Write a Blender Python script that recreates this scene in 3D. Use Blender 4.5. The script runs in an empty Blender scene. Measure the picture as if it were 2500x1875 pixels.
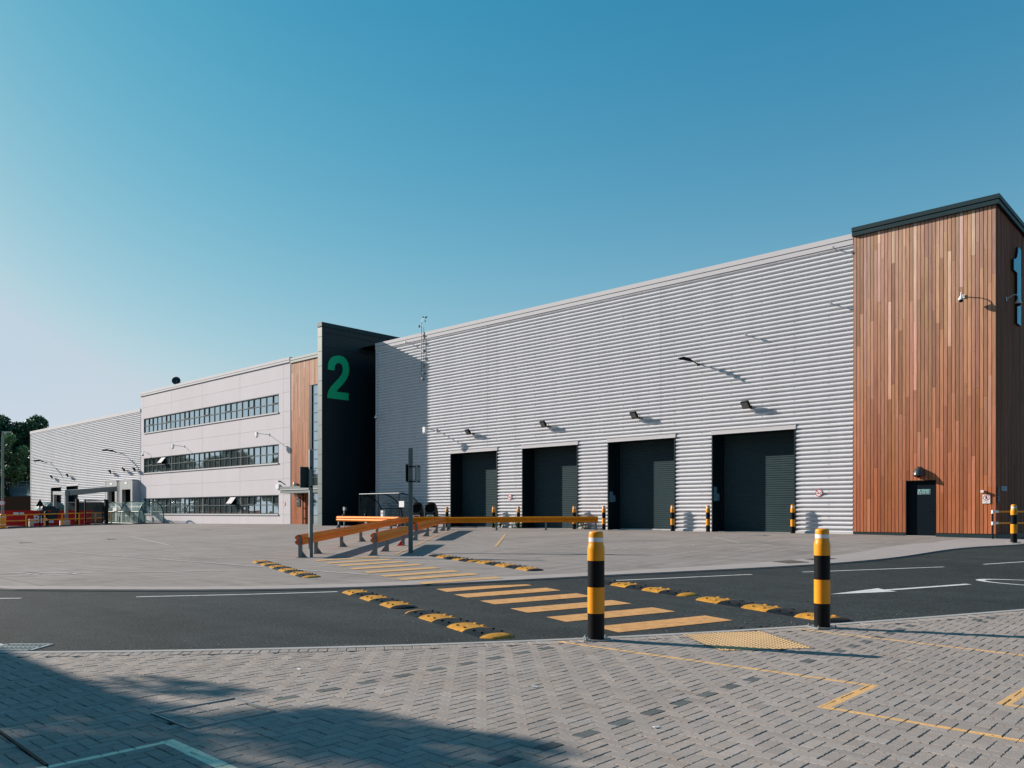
import bpy, bmesh, math, random
import numpy as np
from mathutils import Vector, Matrix, Euler
R = math.radians
sc = bpy.context.scene
col = sc.collection
random.seed(7)

# ------------------------------------------------------------------ camera
cam_d = bpy.data.cameras.new('camera')
cam = bpy.data.objects.new('camera', cam_d); col.objects.link(cam)
cam.location = (0, 0, 1.52); cam.rotation_euler = (R(90), 0, R(42.9))
cam_d.sensor_width = 36; cam_d.lens = 28.37; cam_d.shift_y = 0.125
cam_d.clip_start = 0.05; cam_d.clip_end = 3000
sc.camera = cam
# ------------------------------------------------------------------ world
SUN_EL = 23.0; SUN_AZ = 249.1          # azimuth clockwise from +y
w = bpy.data.worlds.new('World'); sc.world = w; w.use_nodes = True
nt = w.node_tree; nt.nodes.clear()
sky = nt.nodes.new('ShaderNodeTexSky'); sky.sky_type = 'NISHITA'; sky.sun_disc = False
sky.sun_elevation = R(SUN_EL); sky.sun_rotation = R(SUN_AZ)
sky.altitude = 0; sky.air_density = 1.0; sky.dust_density = 1.0; sky.ozone_density = 1.0
EXPO = 0.9; WS = 0.06; KW = 1.0/((2**EXPO)*WS)      # sky colours graded teal, with pale haze towards the horizon
def wn(t): return nt.nodes.new(t)
sp = wn('ShaderNodeSeparateColor'); nt.links.new(sky.outputs[0], sp.inputs[0])
cb = wn('ShaderNodeCombineColor')
for i, (ga, gp, cl_) in enumerate(((1.65, 2.19, .46), (.903, .777, .62), (.828, .528, .74))):
    m1 = wn('ShaderNodeMath'); m1.operation = 'MULTIPLY'; m1.inputs[1].default_value = .1; nt.links.new(sp.outputs[i], m1.inputs[0])
    m2 = wn('ShaderNodeMath'); m2.operation = 'POWER'; m2.inputs[1].default_value = gp; nt.links.new(m1.outputs[0], m2.inputs[0])
    m3 = wn('ShaderNodeMath'); m3.operation = 'MULTIPLY'; m3.inputs[1].default_value = ga; nt.links.new(m2.outputs[0], m3.inputs[0])
    m4 = wn('ShaderNodeMath'); m4.operation = 'MINIMUM'; m4.inputs[1].default_value = cl_; nt.links.new(m3.outputs[0], m4.inputs[0])
    nt.links.new(m4.outputs[0], cb.inputs[i])
tcw = wn('ShaderNodeTexCoord'); sz = wn('ShaderNodeSeparateXYZ'); nt.links.new(tcw.outputs['Generated'], sz.inputs[0])
e1_ = wn('ShaderNodeMath'); e1_.operation = 'MULTIPLY'; e1_.inputs[1].default_value = -1/.158; nt.links.new(sz.outputs[2], e1_.inputs[0])
e2_ = wn('ShaderNodeMath'); e2_.operation = 'EXPONENT'; nt.links.new(e1_.outputs[0], e2_.inputs[0])
e3_ = wn('ShaderNodeMath'); e3_.operation = 'MULTIPLY'; e3_.inputs[1].default_value = 1.2; e3_.use_clamp = True; nt.links.new(e2_.outputs[0], e3_.inputs[0])
tint = wn('ShaderNodeMix'); tint.data_type = 'RGBA'; nt.links.new(e3_.outputs[0], tint.inputs[0]); nt.links.new(cb.outputs[0], tint.inputs[6]); tint.inputs[7].default_value = (.66, .70, .78, 1)
vsc = wn('ShaderNodeVectorMath'); vsc.operation = 'SCALE'; vsc.inputs['Scale'].default_value = KW; nt.links.new(tint.outputs[2], vsc.inputs[0])
bg = wn('ShaderNodeBackground'); bg.inputs['Strength'].default_value = WS
out = wn('ShaderNodeOutputWorld')
nt.links.new(vsc.outputs[0], bg.inputs['Color']); nt.links.new(bg.outputs[0], out.inputs[0])
# ------------------------------------------------------------------ sun
sd = bpy.data.lights.new('sun', 'SUN'); sd.energy = 4.5; sd.angle = R(0.53); sd.color = (1.0, 0.90, 0.80)
sun = bpy.data.objects.new('sun', sd); col.objects.link(sun)
dirv = Vector((math.cos(R(SUN_EL))*0.9341, math.cos(R(SUN_EL))*0.3569, -math.sin(R(SUN_EL))))
sun.rotation_euler = dirv.to_track_quat('-Z', 'Y').to_euler(); sun.location = (-60, -25, 40)
# ------------------------------------------------------------------ exposure
vs = sc.view_settings; sc.display_settings.display_device = 'sRGB'
vs.view_transform = 'Standard'; vs.look = 'None'; vs.gamma = 1; vs.use_curve_mapping = False
vs.exposure = EXPO
sc.cycles.max_bounces = 8; sc.cycles.transparent_max_bounces = 24
sc.cycles.caustics_reflective = False; sc.cycles.caustics_refractive = False

# ------------------------------------------------------------------ helpers
ORG = {}
def tag(o, label=None, cat=None, group=None, kind=None):
    if label: o['label'] = label
    if cat: o['category'] = cat
    if group: o['group'] = group
    if kind: o['kind'] = kind
    return o
def thing(name, label, cat, loc=(0, 0, 0), group=None, rz=0.0):
    o = bpy.data.objects.new(name, None); col.objects.link(o)
    o.empty_display_size = 0.2
    o.location = loc; o.rotation_euler = (0, 0, rz)
    ORG[o] = Vector(loc) if rz == 0 else Vector((0, 0, 0))
    return tag(o, label, cat, group)
def kids(o): return [c for c in o.children]
def copy_tree(o, parent=None):
    c = o.copy(); col.objects.link(c); c.parent = parent
    for ch in list(o.children): copy_tree(ch, c)
    return c

class MB:
    def __init__(s): s.v = []; s.f = []; s.m = []; s.t = []; s.s = []
    def add(s, vs_, fs, mi=0, tint=(1, 1, 1), smooth=False):
        n = len(s.v); s.v.extend([tuple(p) for p in vs_])
        for f in fs:
            s.f.append(tuple(i+n for i in f)); s.m.append(mi); s.t.append(tint); s.s.append(smooth)
    def box(s, x0, x1, y0, y1, z0_, z1, mi=0, tint=(1, 1, 1)):
        x0, x1 = min(x0, x1), max(x0, x1); y0, y1 = min(y0, y1), max(y0, y1)
        p = [(x0, y0, z0_), (x1, y0, z0_), (x1, y1, z0_), (x0, y1, z0_), (x0, y0, z1), (x1, y0, z1), (x1, y1, z1), (x0, y1, z1)]
        s.add(p, [(0, 3, 2, 1), (4, 5, 6, 7), (0, 1, 5, 4), (1, 2, 6, 5), (2, 3, 7, 6), (3, 0, 4, 7)], mi, tint)
    def obox(s, c, size, rot=(0, 0, 0), mi=0, tint=(1, 1, 1)):
        M_ = Euler(rot).to_matrix(); c = Vector(c); a, b, d = size[0]/2, size[1]/2, size[2]/2
        p = [c + M_ @ Vector(q) for q in [(-a, -b, -d), (a, -b, -d), (a, b, -d), (-a, b, -d), (-a, -b, d), (a, -b, d), (a, b, d), (-a, b, d)]]
        s.add(p, [(0, 3, 2, 1), (4, 5, 6, 7), (0, 1, 5, 4), (1, 2, 6, 5), (2, 3, 7, 6), (3, 0, 4, 7)], mi, tint)
    def bar(s, a, b, w_, h_, mi=0):
        # square bar from a to b
        a, b = Vector(a), Vector(b); d = b-a; L = d.length
        if L < 1e-6: return
        z = d.normalized(); up = Vector((0, 0, 1)) if abs(z.z) < .95 else Vector((0, 1, 0))
        x = up.cross(z).normalized(); y = z.cross(x)
        p = []
        for q in (a, b):
            for i, j in ((-1, -1), (1, -1), (1, 1), (-1, 1)): p.append(q + x*(i*w_/2) + y*(j*h_/2))
        s.add(p, [(0, 3, 2, 1), (4, 5, 6, 7), (0, 1, 5, 4), (1, 2, 6, 5), (2, 3, 7, 6), (3, 0, 4, 7)], mi)
    def tube(s, pts, r, seg=8, mi=0, cap=True):
        pts = [Vector(p) for p in pts]; n = len(pts); rings = []; prev = None
        for i, p in enumerate(pts):
            d = (pts[min(i+1, n-1)] - pts[max(i-1, 0)]).normalized()
            if prev is None:
                up = Vector((0, 0, 1)) if abs(d.z) < .95 else Vector((0, 1, 0)); x = up.cross(d).normalized()
            else:
                x = (prev - d*prev.dot(d)).normalized()
            prev = x; y = d.cross(x)
            rr = r[i] if isinstance(r, (list, tuple)) else r
            rings.append([p + x*(rr*math.cos(k*2*math.pi/seg)) + y*(rr*math.sin(k*2*math.pi/seg)) for k in range(seg)])
        vs_ = [q for ring in rings for q in ring]; fs = []
        for i in range(n-1):
            for k in range(seg):
                a = i*seg+k; b = i*seg+(k+1) % seg; fs.append((a, b, b+seg, a+seg))
        s.add(vs_, fs, mi, smooth=True)
        if cap: s.add(rings[0], [tuple(reversed(range(seg)))], mi); s.add(rings[-1], [tuple(range(seg))], mi)
    def lathe(s, prof, seg=24, c=(0, 0, 0), mi=0, cap=True, smooth=True):
        vs_ = []
        for r_, z_ in prof:
            for k in range(seg):
                a = 2*math.pi*k/seg; vs_.append((c[0]+r_*math.cos(a), c[1]+r_*math.sin(a), c[2]+z_))
        fs = []
        for i in range(len(prof)-1):
            for k in range(seg):
                a = i*seg+k; b = i*seg+(k+1) % seg; fs.append((a, b, b+seg, a+seg))
        s.add(vs_, fs, mi, smooth=smooth)
        if cap:
            n = len(prof)-1
            if prof[0][0] > .003: s.add(vs_[:seg], [tuple(reversed(range(seg)))], mi)
            if prof[n][0] > .003: s.add(vs_[n*seg:], [tuple(range(seg))], mi)
    def poly(s, pts, off=None, mi=0, tint=(1, 1, 1)):
        # flat polygon; off = extrusion vector giving thickness
        n = len(pts)
        if off is None: s.add(pts, [tuple(range(n))], mi, tint); return
        off = Vector(off); p2 = [Vector(p)+off for p in pts]
        s.add(list(pts)+p2, [tuple(range(n)), tuple(reversed(range(n, 2*n)))] + [(i, i+n, (i+1) % n+n, (i+1) % n) for i in range(n)], mi, tint)
    def build(s, name, mats, parent=None, local=None):
        me = bpy.data.meshes.new(name)
        o_ = ORG.get(parent, Vector((0, 0, 0))) if parent is not None else (local or Vector((0, 0, 0)))
        if parent is None and local is not None: pass
        vv = [(p[0]-o_[0], p[1]-o_[1], p[2]-o_[2]) for p in s.v] if o_.length > 0 else s.v
        me.from_pydata(vv, [], s.f)
        if not isinstance(mats, (list, tuple)): mats = [mats]
        for m_ in mats: me.materials.append(m_)
        me.polygons.foreach_set('material_index', s.m)
        me.polygons.foreach_set('use_smooth', s.s)
        if any(t != (1, 1, 1) for t in s.t):
            at = me.attributes.new('tint', 'FLOAT_COLOR', 'FACE')
            at.data.foreach_set('color', np.array([(t[0], t[1], t[2], 1) for t in s.t], dtype=np.float32).ravel())
        me.validate(); me.update()
        o = bpy.data.objects.new(name, me); col.objects.link(o)
        if parent is not None: o.parent = parent; ORG[o] = o_
        else:
            o.location = o_; ORG[o] = Vector(o_)
        return o

def text_into(mb, s, size, org, ux, uy, mi=0, center=True, bold=0.0, ysc=1.0):
    cu = bpy.data.curves.new('t', 'FONT'); cu.body = s; cu.size = size; cu.offset = bold
    cu.fill_mode = 'FRONT'; cu.resolution_u = 3
    o = bpy.data.objects.new('t', cu); col.objects.link(o)
    bpy.context.view_layer.update()
    me = bpy.data.meshes.new_from_object(o.evaluated_get(bpy.context.evaluated_depsgraph_get()))
    org = Vector(org); ux = Vector(ux); uy = Vector(uy)
    xs = [v.co.x for v in me.vertices] or [0]; ys = [v.co.y for v in me.vertices] or [0]
    cx = (min(xs)+max(xs))/2 if center else 0; cy = (min(ys)+max(ys))/2 if center else 0
    mb.add([org + ux*(v.co.x-cx) + uy*((v.co.y-cy)*ysc) for v in me.vertices], [tuple(p.vertices) for p in me.polygons], mi)
    bpy.data.objects.remove(o); bpy.data.meshes.remove(me); bpy.data.curves.remove(cu)

# ------------------------------------------------------------------ materials
def new_mat(name):
    m = bpy.data.materials.new(name); m.use_nodes = True
    n = m.node_tree.nodes; l = m.node_tree.links
    return m, n, l, n['Principled BSDF']
def mat(name, c, rough=.6, metal=0.0, var=.12, scale=3.0, stretch=(1, 1, 1), bump=0.0, bscale=60., spec=.3, var2=.06, tint=False, dirt=0.0):
    m, n, l, b = new_mat(name)
    tc = n.new('ShaderNodeNewGeometry')
    mp = n.new('ShaderNodeVectorMath'); mp.operation = 'MULTIPLY'; mp.inputs[1].default_value = stretch
    l.new(tc.outputs['Position'], mp.inputs[0])
    nz = n.new('ShaderNodeTexNoise'); nz.inputs['Scale'].default_value = scale; nz.inputs['Detail'].default_value = 6; nz.inputs['Roughness'].default_value = .62
    l.new(mp.outputs[0], nz.inputs['Vector'])
    nf = n.new('ShaderNodeTexNoise'); nf.inputs['Scale'].default_value = bscale; nf.inputs['Detail'].default_value = 3
    l.new(mp.outputs[0], nf.inputs['Vector'])
    r1 = n.new('ShaderNodeMapRange'); r1.inputs[1].default_value = .25; r1.inputs[2].default_value = .75
    r1.inputs[3].default_value = 1-var; r1.inputs[4].default_value = 1+var; l.new(nz.outputs[0], r1.inputs[0])
    r2 = n.new('ShaderNodeMapRange'); r2.inputs[1].default_value = .25; r2.inputs[2].default_value = .75
    r2.inputs[3].default_value = 1-var2; r2.inputs[4].default_value = 1+var2; l.new(nf.outputs[0], r2.inputs[0])
    mu = n.new('ShaderNodeMath'); mu.operation = 'MULTIPLY'; l.new(r1.outputs[0], mu.inputs[0]); l.new(r2.outputs[0], mu.inputs[1])
    sc_ = n.new('ShaderNodeVectorMath'); sc_.operation = 'SCALE'; sc_.inputs[0].default_value = c[:3]; l.new(mu.outputs[0], sc_.inputs['Scale'])
    last = sc_.outputs[0]
    if tint:
        at = n.new('ShaderNodeAttribute'); at.attribute_name = 'tint'
        tm = n.new('ShaderNodeVectorMath'); tm.operation = 'MULTIPLY'; l.new(last, tm.inputs[0]); l.new(at.outputs['Color'], tm.inputs[1]); last = tm.outputs[0]
    if dirt > 0:
        dn = n.new('ShaderNodeTexNoise'); dn.inputs['Scale'].default_value = 7; dn.inputs['Detail'].default_value = 8; dn.inputs['Roughness'].default_value = .75
        l.new(tc.outputs['Position'], dn.inputs['Vector'])
        dr = n.new('ShaderNodeMapRange'); dr.inputs[1].default_value = .52; dr.inputs[2].default_value = .72; dr.inputs[3].default_value = 0; dr.inputs[4].default_value = dirt
        l.new(dn.outputs[0], dr.inputs[0])
        dm = n.new('ShaderNodeMix'); dm.data_type = 'RGBA'; l.new(dr.outputs[0], dm.inputs[0]); l.new(last, dm.inputs[6]); dm.inputs[7].default_value = (.09, .075, .06, 1); last = dm.outputs[2]
    l.new(last, b.inputs['Base Color'])
    b.inputs['Roughness'].default_value = rough; b.inputs['Metallic'].default_value = metal
    b.inputs['Specular IOR Level'].default_value = spec
    if bump > 0:
        bp = n.new('ShaderNodeBump'); bp.inputs['Strength'].default_value = bump; bp.inputs['Distance'].default_value = .01
        l.new(nf.outputs[0], bp.inputs['Height']); l.new(bp.outputs[0], b.inputs['Normal'])
    return m
def glass_mat(name, c=(.02, .03, .035), rough=.03, spec=1.0, metal=0.0):
    m, n, l, b = new_mat(name)
    b.inputs['Base Color'].default_value = (*c, 1); b.inputs['Roughness'].default_value = rough; b.inputs['IOR'].default_value = 1.9
    b.inputs['Specular IOR Level'].default_value = spec; b.inputs['Metallic'].default_value = metal
    g = n.new('ShaderNodeNewGeometry'); nz = n.new('ShaderNodeTexNoise'); nz.inputs['Scale'].default_value = .9
    l.new(g.outputs['Position'], nz.inputs['Vector']); bp = n.new('ShaderNodeBump'); bp.inputs['Strength'].default_value = .05; bp.inputs['Distance'].default_value = .05
    l.new(nz.outputs[0], bp.inputs['Height']); l.new(bp.outputs[0], b.inputs['Normal'])
    return m
def clear_mat(name, c=(.6, .75, .7), alpha=.25):
    m, n, l, b = new_mat(name)
    b.inputs['Base Color'].default_value = (*c, 1); b.inputs['Roughness'].default_value = .12
    g = n.new('ShaderNodeNewGeometry'); nz = n.new('ShaderNodeTexNoise'); nz.inputs['Scale'].default_value = 4; nz.inputs['Detail'].default_value = 6
    l.new(g.outputs['Position'], nz.inputs['Vector'])
    r = n.new('ShaderNodeMapRange'); r.inputs[1].default_value = .3; r.inputs[2].default_value = .7
    r.inputs[3].default_value = alpha*.5; r.inputs[4].default_value = min(1, alpha*1.6)
    l.new(nz.outputs[0], r.inputs[0]); l.new(r.outputs[0], b.inputs['Alpha'])
    return m

SILVER = mat('silver_cladding', (.60, .60, .625), rough=.75, metal=0, spec=.12, var=.06, scale=1.1, stretch=(1.3, 1, .14), var2=.02, bscale=4)
SILVER_TRIM = mat('silver_trim', (.52, .505, .52), rough=.75, metal=0, spec=.12, var=.03, scale=.5)
OFFICE = mat('office_panel', (.555, .522, .550), rough=.8, metal=0, spec=.08, var=.035, scale=.5, stretch=(1, 1, .3), tint=True)
JOINT = mat('panel_joint', (.30, .30, .32), rough=.7)
SLATE = mat('slate_paint', (.020, .040, .047), rough=.5, spec=.15, var=.1, scale=1.0)
SLATE_DK = mat('dark_slate_cladding', (.004, .014, .019), rough=.42, var=.08, scale=.8, spec=.3)
SLATE_LT = mat('grey_green_cladding', (.155, .19, .185), rough=.5, var=.05)
SHUTTER = mat('shutter_paint', (.036, .060, .067), rough=.8, metal=0, spec=.08, var=.12, scale=.9, stretch=(1, 1, .5), dirt=.15)
NAVY = mat('navy_door', (.002, .007, .012), rough=.5, spec=.12, var=.1)
BLACKM = mat('black_plastic', (.006, .007, .008), rough=.6, spec=.12)
BLACKP = mat('black_sleeve', (.006, .007, .009), rough=.42, spec=.12, var=.25, scale=9, bump=.1, dirt=.03)
YELLOWP = mat('yellow_sleeve', (.76, .285, .012), rough=.36, spec=.35, var=.07, scale=7, dirt=.12)
WHITER = mat('reflective_white', (.72, .72, .74), rough=.35, var=.05)
WHITEP = mat('white_plastic', (.75, .75, .76), rough=.4, var=.04)
GALV = mat('galvanised_steel', (.27, .29, .30), rough=.5, metal=.5, var=.15, scale=9)
POLE = mat('grey_pole', (.20, .235, .24), rough=.5, metal=.2, var=.08)
RAILC = mat('orange_rail_paint', (.80, .235, .008), rough=.5, spec=.15, var=.12, scale=5, dirt=.14)
REDP = mat('red_paint', (.62, .022, .02), rough=.6, spec=.15, var=.12, scale=2, dirt=.12)
TEALP = mat('teal_face', (.01, .50, .70), rough=.4, var=.04)
GREENN = mat('green_number', (.002, .46, .20), rough=.45, var=.04)
GREEND = mat('dark_green_side', (.006, .02, .016), rough=.5)
GREENF = mat('green_frame', (.008, .10, .065), rough=.4)
GLASS = glass_mat('window_glass', (.52, .62, .64), metal=.9)
GLASS2 = glass_mat('stair_glass', (.50, .60, .64), metal=.9)
CLEAR = clear_mat('clear_panel', (.42, .56, .52), .24)
CLEARD = clear_mat('smoked_panel', (.09, .12, .125), .45)
SIGNW = mat('sign_white', (.75, .74, .74), rough=.45, var=.03)
SIGNR = mat('sign_red', (.55, .02, .035), rough=.45, var=.03)
SIGNK = mat('sign_black', (.02, .02, .022), rough=.5)
SIGNB = mat('sign_blue', (.13, .25, .33), rough=.5)
SIGNG = mat('sign_green', (.02, .20, .16), rough=.45)
SIGNL = mat('sign_pale', (.45, .62, .60), rough=.45)
WHITELINE = mat('white_road_paint', (.56, .56, .55), rough=.8, spec=.1, var=.16, scale=8, dirt=.6)
YELLOWLINE = mat('yellow_road_paint', (.54, .29, .12), rough=.85, spec=.08, var=.2, scale=5, dirt=.62)
CONCB = mat('concrete_block', (.42, .40, .38), rough=.8, var=.15, scale=6)
LAMPG = mat('lamp_lens', (.07, .075, .075), rough=.2)

def ground_mat(name, c, big=.12, mid=.10, fine=.12, fscale=180., rough=.85, bump=.25, joints=False, streak=False, spec=.12, tracks=False):
    m, n, l, b = new_mat(name)
    g = n.new('ShaderNodeNewGeometry'); pos = g.outputs['Position']
    def nz(scale, det=5, ro=.6, vec=None):
        t = n.new('ShaderNodeTexNoise'); t.inputs['Scale'].default_value = scale; t.inputs['Detail'].default_value = det; t.inputs['Roughness'].default_value = ro
        l.new(vec if vec else pos, t.inputs['Vector']); return t.outputs[0]
    def rng(o, a, b_, lo=.3, hi=.7):
        r = n.new('ShaderNodeMapRange'); r.inputs[1].default_value = lo; r.inputs[2].default_value = hi; r.inputs[3].default_value = a; r.inputs[4].default_value = b_; l.new(o, r.inputs[0]); return r.outputs[0]
    def mul(a, b_):
        k = n.new('ShaderNodeMath'); k.operation = 'MULTIPLY'; l.new(a, k.inputs[0]); l.new(b_, k.inputs[1]); return k.outputs[0]
    f = mul(rng(nz(.22, 5), 1-big, 1+big), rng(nz(2.3, 6, .65), 1-mid, 1+mid))
    fn = nz(fscale, 2, .7)
    f = mul(f, rng(fn, 1-fine, 1+fine))
    if streak:
        vm = n.new('ShaderNodeMapping'); vm.inputs['Rotation'].default_value = (0, 0, R(-47)); vm.inputs['Scale'].default_value = (3.0, .18, 1)
        l.new(pos, vm.inputs['Vector']); f = mul(f, rng(nz(1.6, 7, .7, vm.outputs[0]), .72, 1.14))
        vm2 = n.new('ShaderNodeMapping'); vm2.inputs['Rotation'].default_value = (0, 0, R(-20)); vm2.inputs['Scale'].default_value = (.25, 2.5, 1)
        l.new(pos, vm2.inputs['Vector']); f = mul(f, rng(nz(1.2, 7, .7, vm2.outputs[0]), .80, 1.10))
        # dark stain patches
        f = mul(f, rng(nz(.55, 8, .72), 1.0, .72, .56, .72))
    if tracks:   # worn wheel paths, patches and small dark spots
        vm = n.new('ShaderNodeMapping'); vm.inputs['Rotation'].default_value = (0, 0, R(-55)); vm.inputs['Scale'].default_value = (.12, 1.5, 1)
        l.new(pos, vm.inputs['Vector']); f = mul(f, rng(nz(.9, 5, .6, vm.outputs[0]), .86, 1.15))
        f = mul(f, rng(nz(5.5, 3, .5), .62, 1.0, .27, .33)); f = mul(f, rng(nz(38, 2, .5), 1.0, 1.9, .70, .76))
    if joints:
        sx = n.new('ShaderNodeSeparateXYZ'); l.new(pos, sx.inputs[0])
        for ax, per in ((0, 6.2), (1, 5.6)):
            md = n.new('ShaderNodeMath'); md.operation = 'PINGPONG'; md.inputs[1].default_value = per/2; l.new(sx.outputs[ax], md.inputs[0])
            f = mul(f, rng(md.outputs[0], .62, 1.0, .012, .03))
    s_ = n.new('ShaderNodeVectorMath'); s_.operation = 'SCALE'; s_.inputs[0].default_value = c[:3]; l.new(f, s_.inputs['Scale'])
    l.new(s_.outputs[0], b.inputs['Base Color']); b.inputs['Roughness'].default_value = rough; b.inputs['Specular IOR Level'].default_value = spec
    bp = n.new('ShaderNodeBump'); bp.inputs['Strength'].default_value = bump; bp.inputs['Distance'].default_value = .004
    l.new(fn, bp.inputs['Height']); l.new(bp.outputs[0], b.inputs['Normal'])
    return m
CONC = ground_mat('yard_concrete', (.275, .243, .225), big=.10, mid=.08, fine=.05, fscale=90, joints=True, streak=True)
CONC2 = ground_mat('smooth_concrete', (.33, .293, .28), big=.06, mid=.08, fine=.05, fscale=90)
ASPH = ground_mat('asphalt', (.036, .042, .043), big=.16, mid=.16, fine=.75, fscale=34, bump=.8, spec=.08, tracks=True)
DIRTG = ground_mat('rough_ground', (.12, .12, .10))
KERBD = ground_mat('dark_kerb', (.10, .10, .10))
KERBL = ground_mat('pale_kerb', (.33, .32, .31), fscale=60)
SAND = ground_mat('joint_sand', (.075, .068, .060))
TACT = ground_mat('tactile_yellow', (.56, .365, .19), fine=.1, fscale=120)

# ------------------------------------------------------------------ terrain
def z0(x, y):
    s = min(1, max(0, (y-8)/26)); z = .57*s*s*(3-2*s)
    z *= 1-.2*min(1, max(0, (x+12)/8))
    if x < -55: z -= .22*min(1, (-55-x)/30)
    return z
fy = np.array([4.79, 6.11, 7.13, 8.09, 10.02, 11.07, 12.74, 14.14, 15.0, 16.75, 18.29, 19.72, 20.3, 21.2, 23.05, 26.59, 28.69, 31.06])
fx = np.array([-18.24, -16.63, -15.48, -14.69, -13.29, -12.58, -11.84, -11.26, -10.83, -9.68, -8.9, -8.17, -7.9, -7.58, -7.19, -6.85, -6.43, -5.76])
pf = np.polyfit(fy-18, fx, 7)
ny = np.array([2.65, 3.57, 4.53, 5.61, 6.33, 7.21, 7.95, 8.9, 9.72, 10.65, 11.7, 12.58, 14.14])
nx = np.array([-10.1, -9.14, -8.27, -7.43, -6.88, -6.37, -5.96, -5.36, -4.80, -4.32, -3.86, -3.35, -2.62])
pn = np.polyfit(ny, nx, 3)
def fe(y):
    if y < 4.9: return float(np.interp(y, [-9, -2, 1, 3.3, 4.9], [-90, -60, -36, -21.5, np.polyval(pf, 4.9-18)]))
    if y > 31: return float(np.polyval(pf, 31-18)) + .42*(y-31)
    return float(np.polyval(pf, y-18))
def ne(y):
    if y < 2.65: return float(np.interp(y, [-8, -4, -2, -.6, .9, 2.65], [-90, -40, -24, -17.5, -12.9, np.polyval(pn, 2.65)]))
    if y > 14.1: return float(np.polyval(pn, 14.1)) + .46*(y-14.1)
    return float(np.polyval(pn, y))

def sheet(name, m, ys, xl, xr, nxs, zo, kind='structure'):
    mb = MB(); rows = []
    for y in ys:
        a, b = xl(y), xr(y); rows.append([(a+(b-a)*i/nxs, y) for i in range(nxs+1)])
    v = [(x, y, z0(x, y)+zo) for r in rows for x, y in r]; n = nxs+1
    f = [(j*n+i, j*n+i+1, (j+1)*n+i+1, (j+1)*n+i) for j in range(len(rows)-1) for i in range(nxs)]
    mb.add(v, f, smooth=True)
    o = mb.build(name, m); tag(o, kind=kind); return o
xs = [-900, -400, -200, -140, -110, -85, -70, -55, -40, -30, -20, -12, -8, -4, 0, 10, 30, 100, 400, 900]
ys = [-900, -400, -100, -40, -20, -10, 0, 4, 8] + [10+1.5*i for i in range(17)] + [38, 50, 80, 150, 400, 900]
gb = MB(); gb.add([(x, y, z0(x, y)-.12) for y in ys for x in xs], [(j*len(xs)+i, j*len(xs)+i+1, (j+1)*len(xs)+i+1, (j+1)*len(xs)+i) for j in range(len(ys)-1) for i in range(len(xs)-1)], smooth=True)
tag(gb.build('ground', DIRTG), kind='structure')
Y1 = [-9, -6, -4, -2, -1, 0, 1, 2, 3] + [3.5+.5*i for i in range(113)]
sheet('yard', CONC, [y for y in Y1 if y <= 36] + [36.2], lambda y: -77.3 + .0*y, fe, 60, 0.0)
sheet('service_area', ground_mat('service_concrete', (.16, .155, .145)), [y for y in Y1 if y <= 36] + [36.2], lambda y: -150, lambda y: -77.3, 30, -.004)
sheet('road', ASPH, Y1, fe, lambda y: ne(y)+.02, 24, -.032)
# dark lip at the yard edge
lip = MB()
for a, b in zip(Y1[:-1], Y1[1:]):
    p = [(fe(a), a), (fe(b), b)]
    q = [(fe(a)+.035, a-.03), (fe(b)+.035, b-.03)]
    v = [(p[0][0], p[0][1], z0(*p[0])-.001), (p[1][0], p[1][1], z0(*p[1])-.001), (q[1][0], q[1][1], z0(*p[1])-.02), (q[0][0], q[0][1], z0(*p[0])-.02), (q[1][0]+.02, q[1][1], z0(*p[1])-.04), (q[0][0]+.02, q[0][1], z0(*p[0])-.04)]
    lip.add(v, [(0, 1, 2, 3), (3, 2, 4, 5)])
tag(lip.build('yard_kerb', KERBD), kind='structure')
# smoother pale concrete band along the yard edge
def be(y):
    return fe(y) - float(np.interp(y, [0, 5, 10, 15.6, 18.8, 22.4, 25.8, 29.9, 33, 35.1], [1.1, 1.0, .85, .8, 1.15, 1.4, 1.7, 2.1, 3.3, 4.2]))
sheet('concrete_apron', CONC2, [y for y in Y1 if 0 <= y <= 35.1], be, lambda y: fe(y)-.01, 3, .004)
# left end kerb of the yard
lk = MB(); lk.box(-77.6, -77.3, -9, 34, -.1, .42)
lk = MB()
for i in range(24):
    a, b = 2+i*1.35, 2+(i+1)*1.35
    lk.box(-77.55, -77.3, a, b, z0(-77, a)-.05, z0(-77, b)+.07)
tag(lk.build('end_kerb', KERBD), kind='structure')
# near kerb edging
nk = MB()
yy = [-4, -2, -1, 0, 1] + [1.5+.25*i for i in range(120)]
for a, b in zip(yy[:-1], yy[1:]):
    pa, pb = (ne(a), a), (ne(b), b)
    d = Vector((pb[0]-pa[0], pb[1]-pa[1])).normalized(); nn = Vector((d.y, -d.x))*.13
    za, zb = z0(*pa)+.006, z0(*pb)+.006
    v = [(pa[0], pa[1], za-.04), (pb[0], pb[1], zb-.04), (pb[0], pb[1], zb-.004), (pa[0], pa[1], za-.004),
         (pb[0]+nn.x*.12, pb[1]+nn.y*.12, zb), (pa[0]+nn.x*.12, pa[1]+nn.y*.12, za), (pb[0]+nn.x, pb[1]+nn.y, zb), (pa[0]+nn.x, pa[1]+nn.y, za), (pb[0]+nn.x, pb[1]+nn.y, zb-.04), (pa[0]+nn.x, pa[1]+nn.y, za-.04)]
    nk.add(v, [(0, 3, 2, 1), (3, 5, 4, 2), (5, 7, 6, 4), (7, 9, 8, 6)])
tag(nk.build('near_kerb', KERBL), kind='structure')
sheet('paving_bed', SAND, [y for y in Y1 if y <= 60], lambda y: ne(y)+.1, lambda y: 40, 40, -.016)

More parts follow.
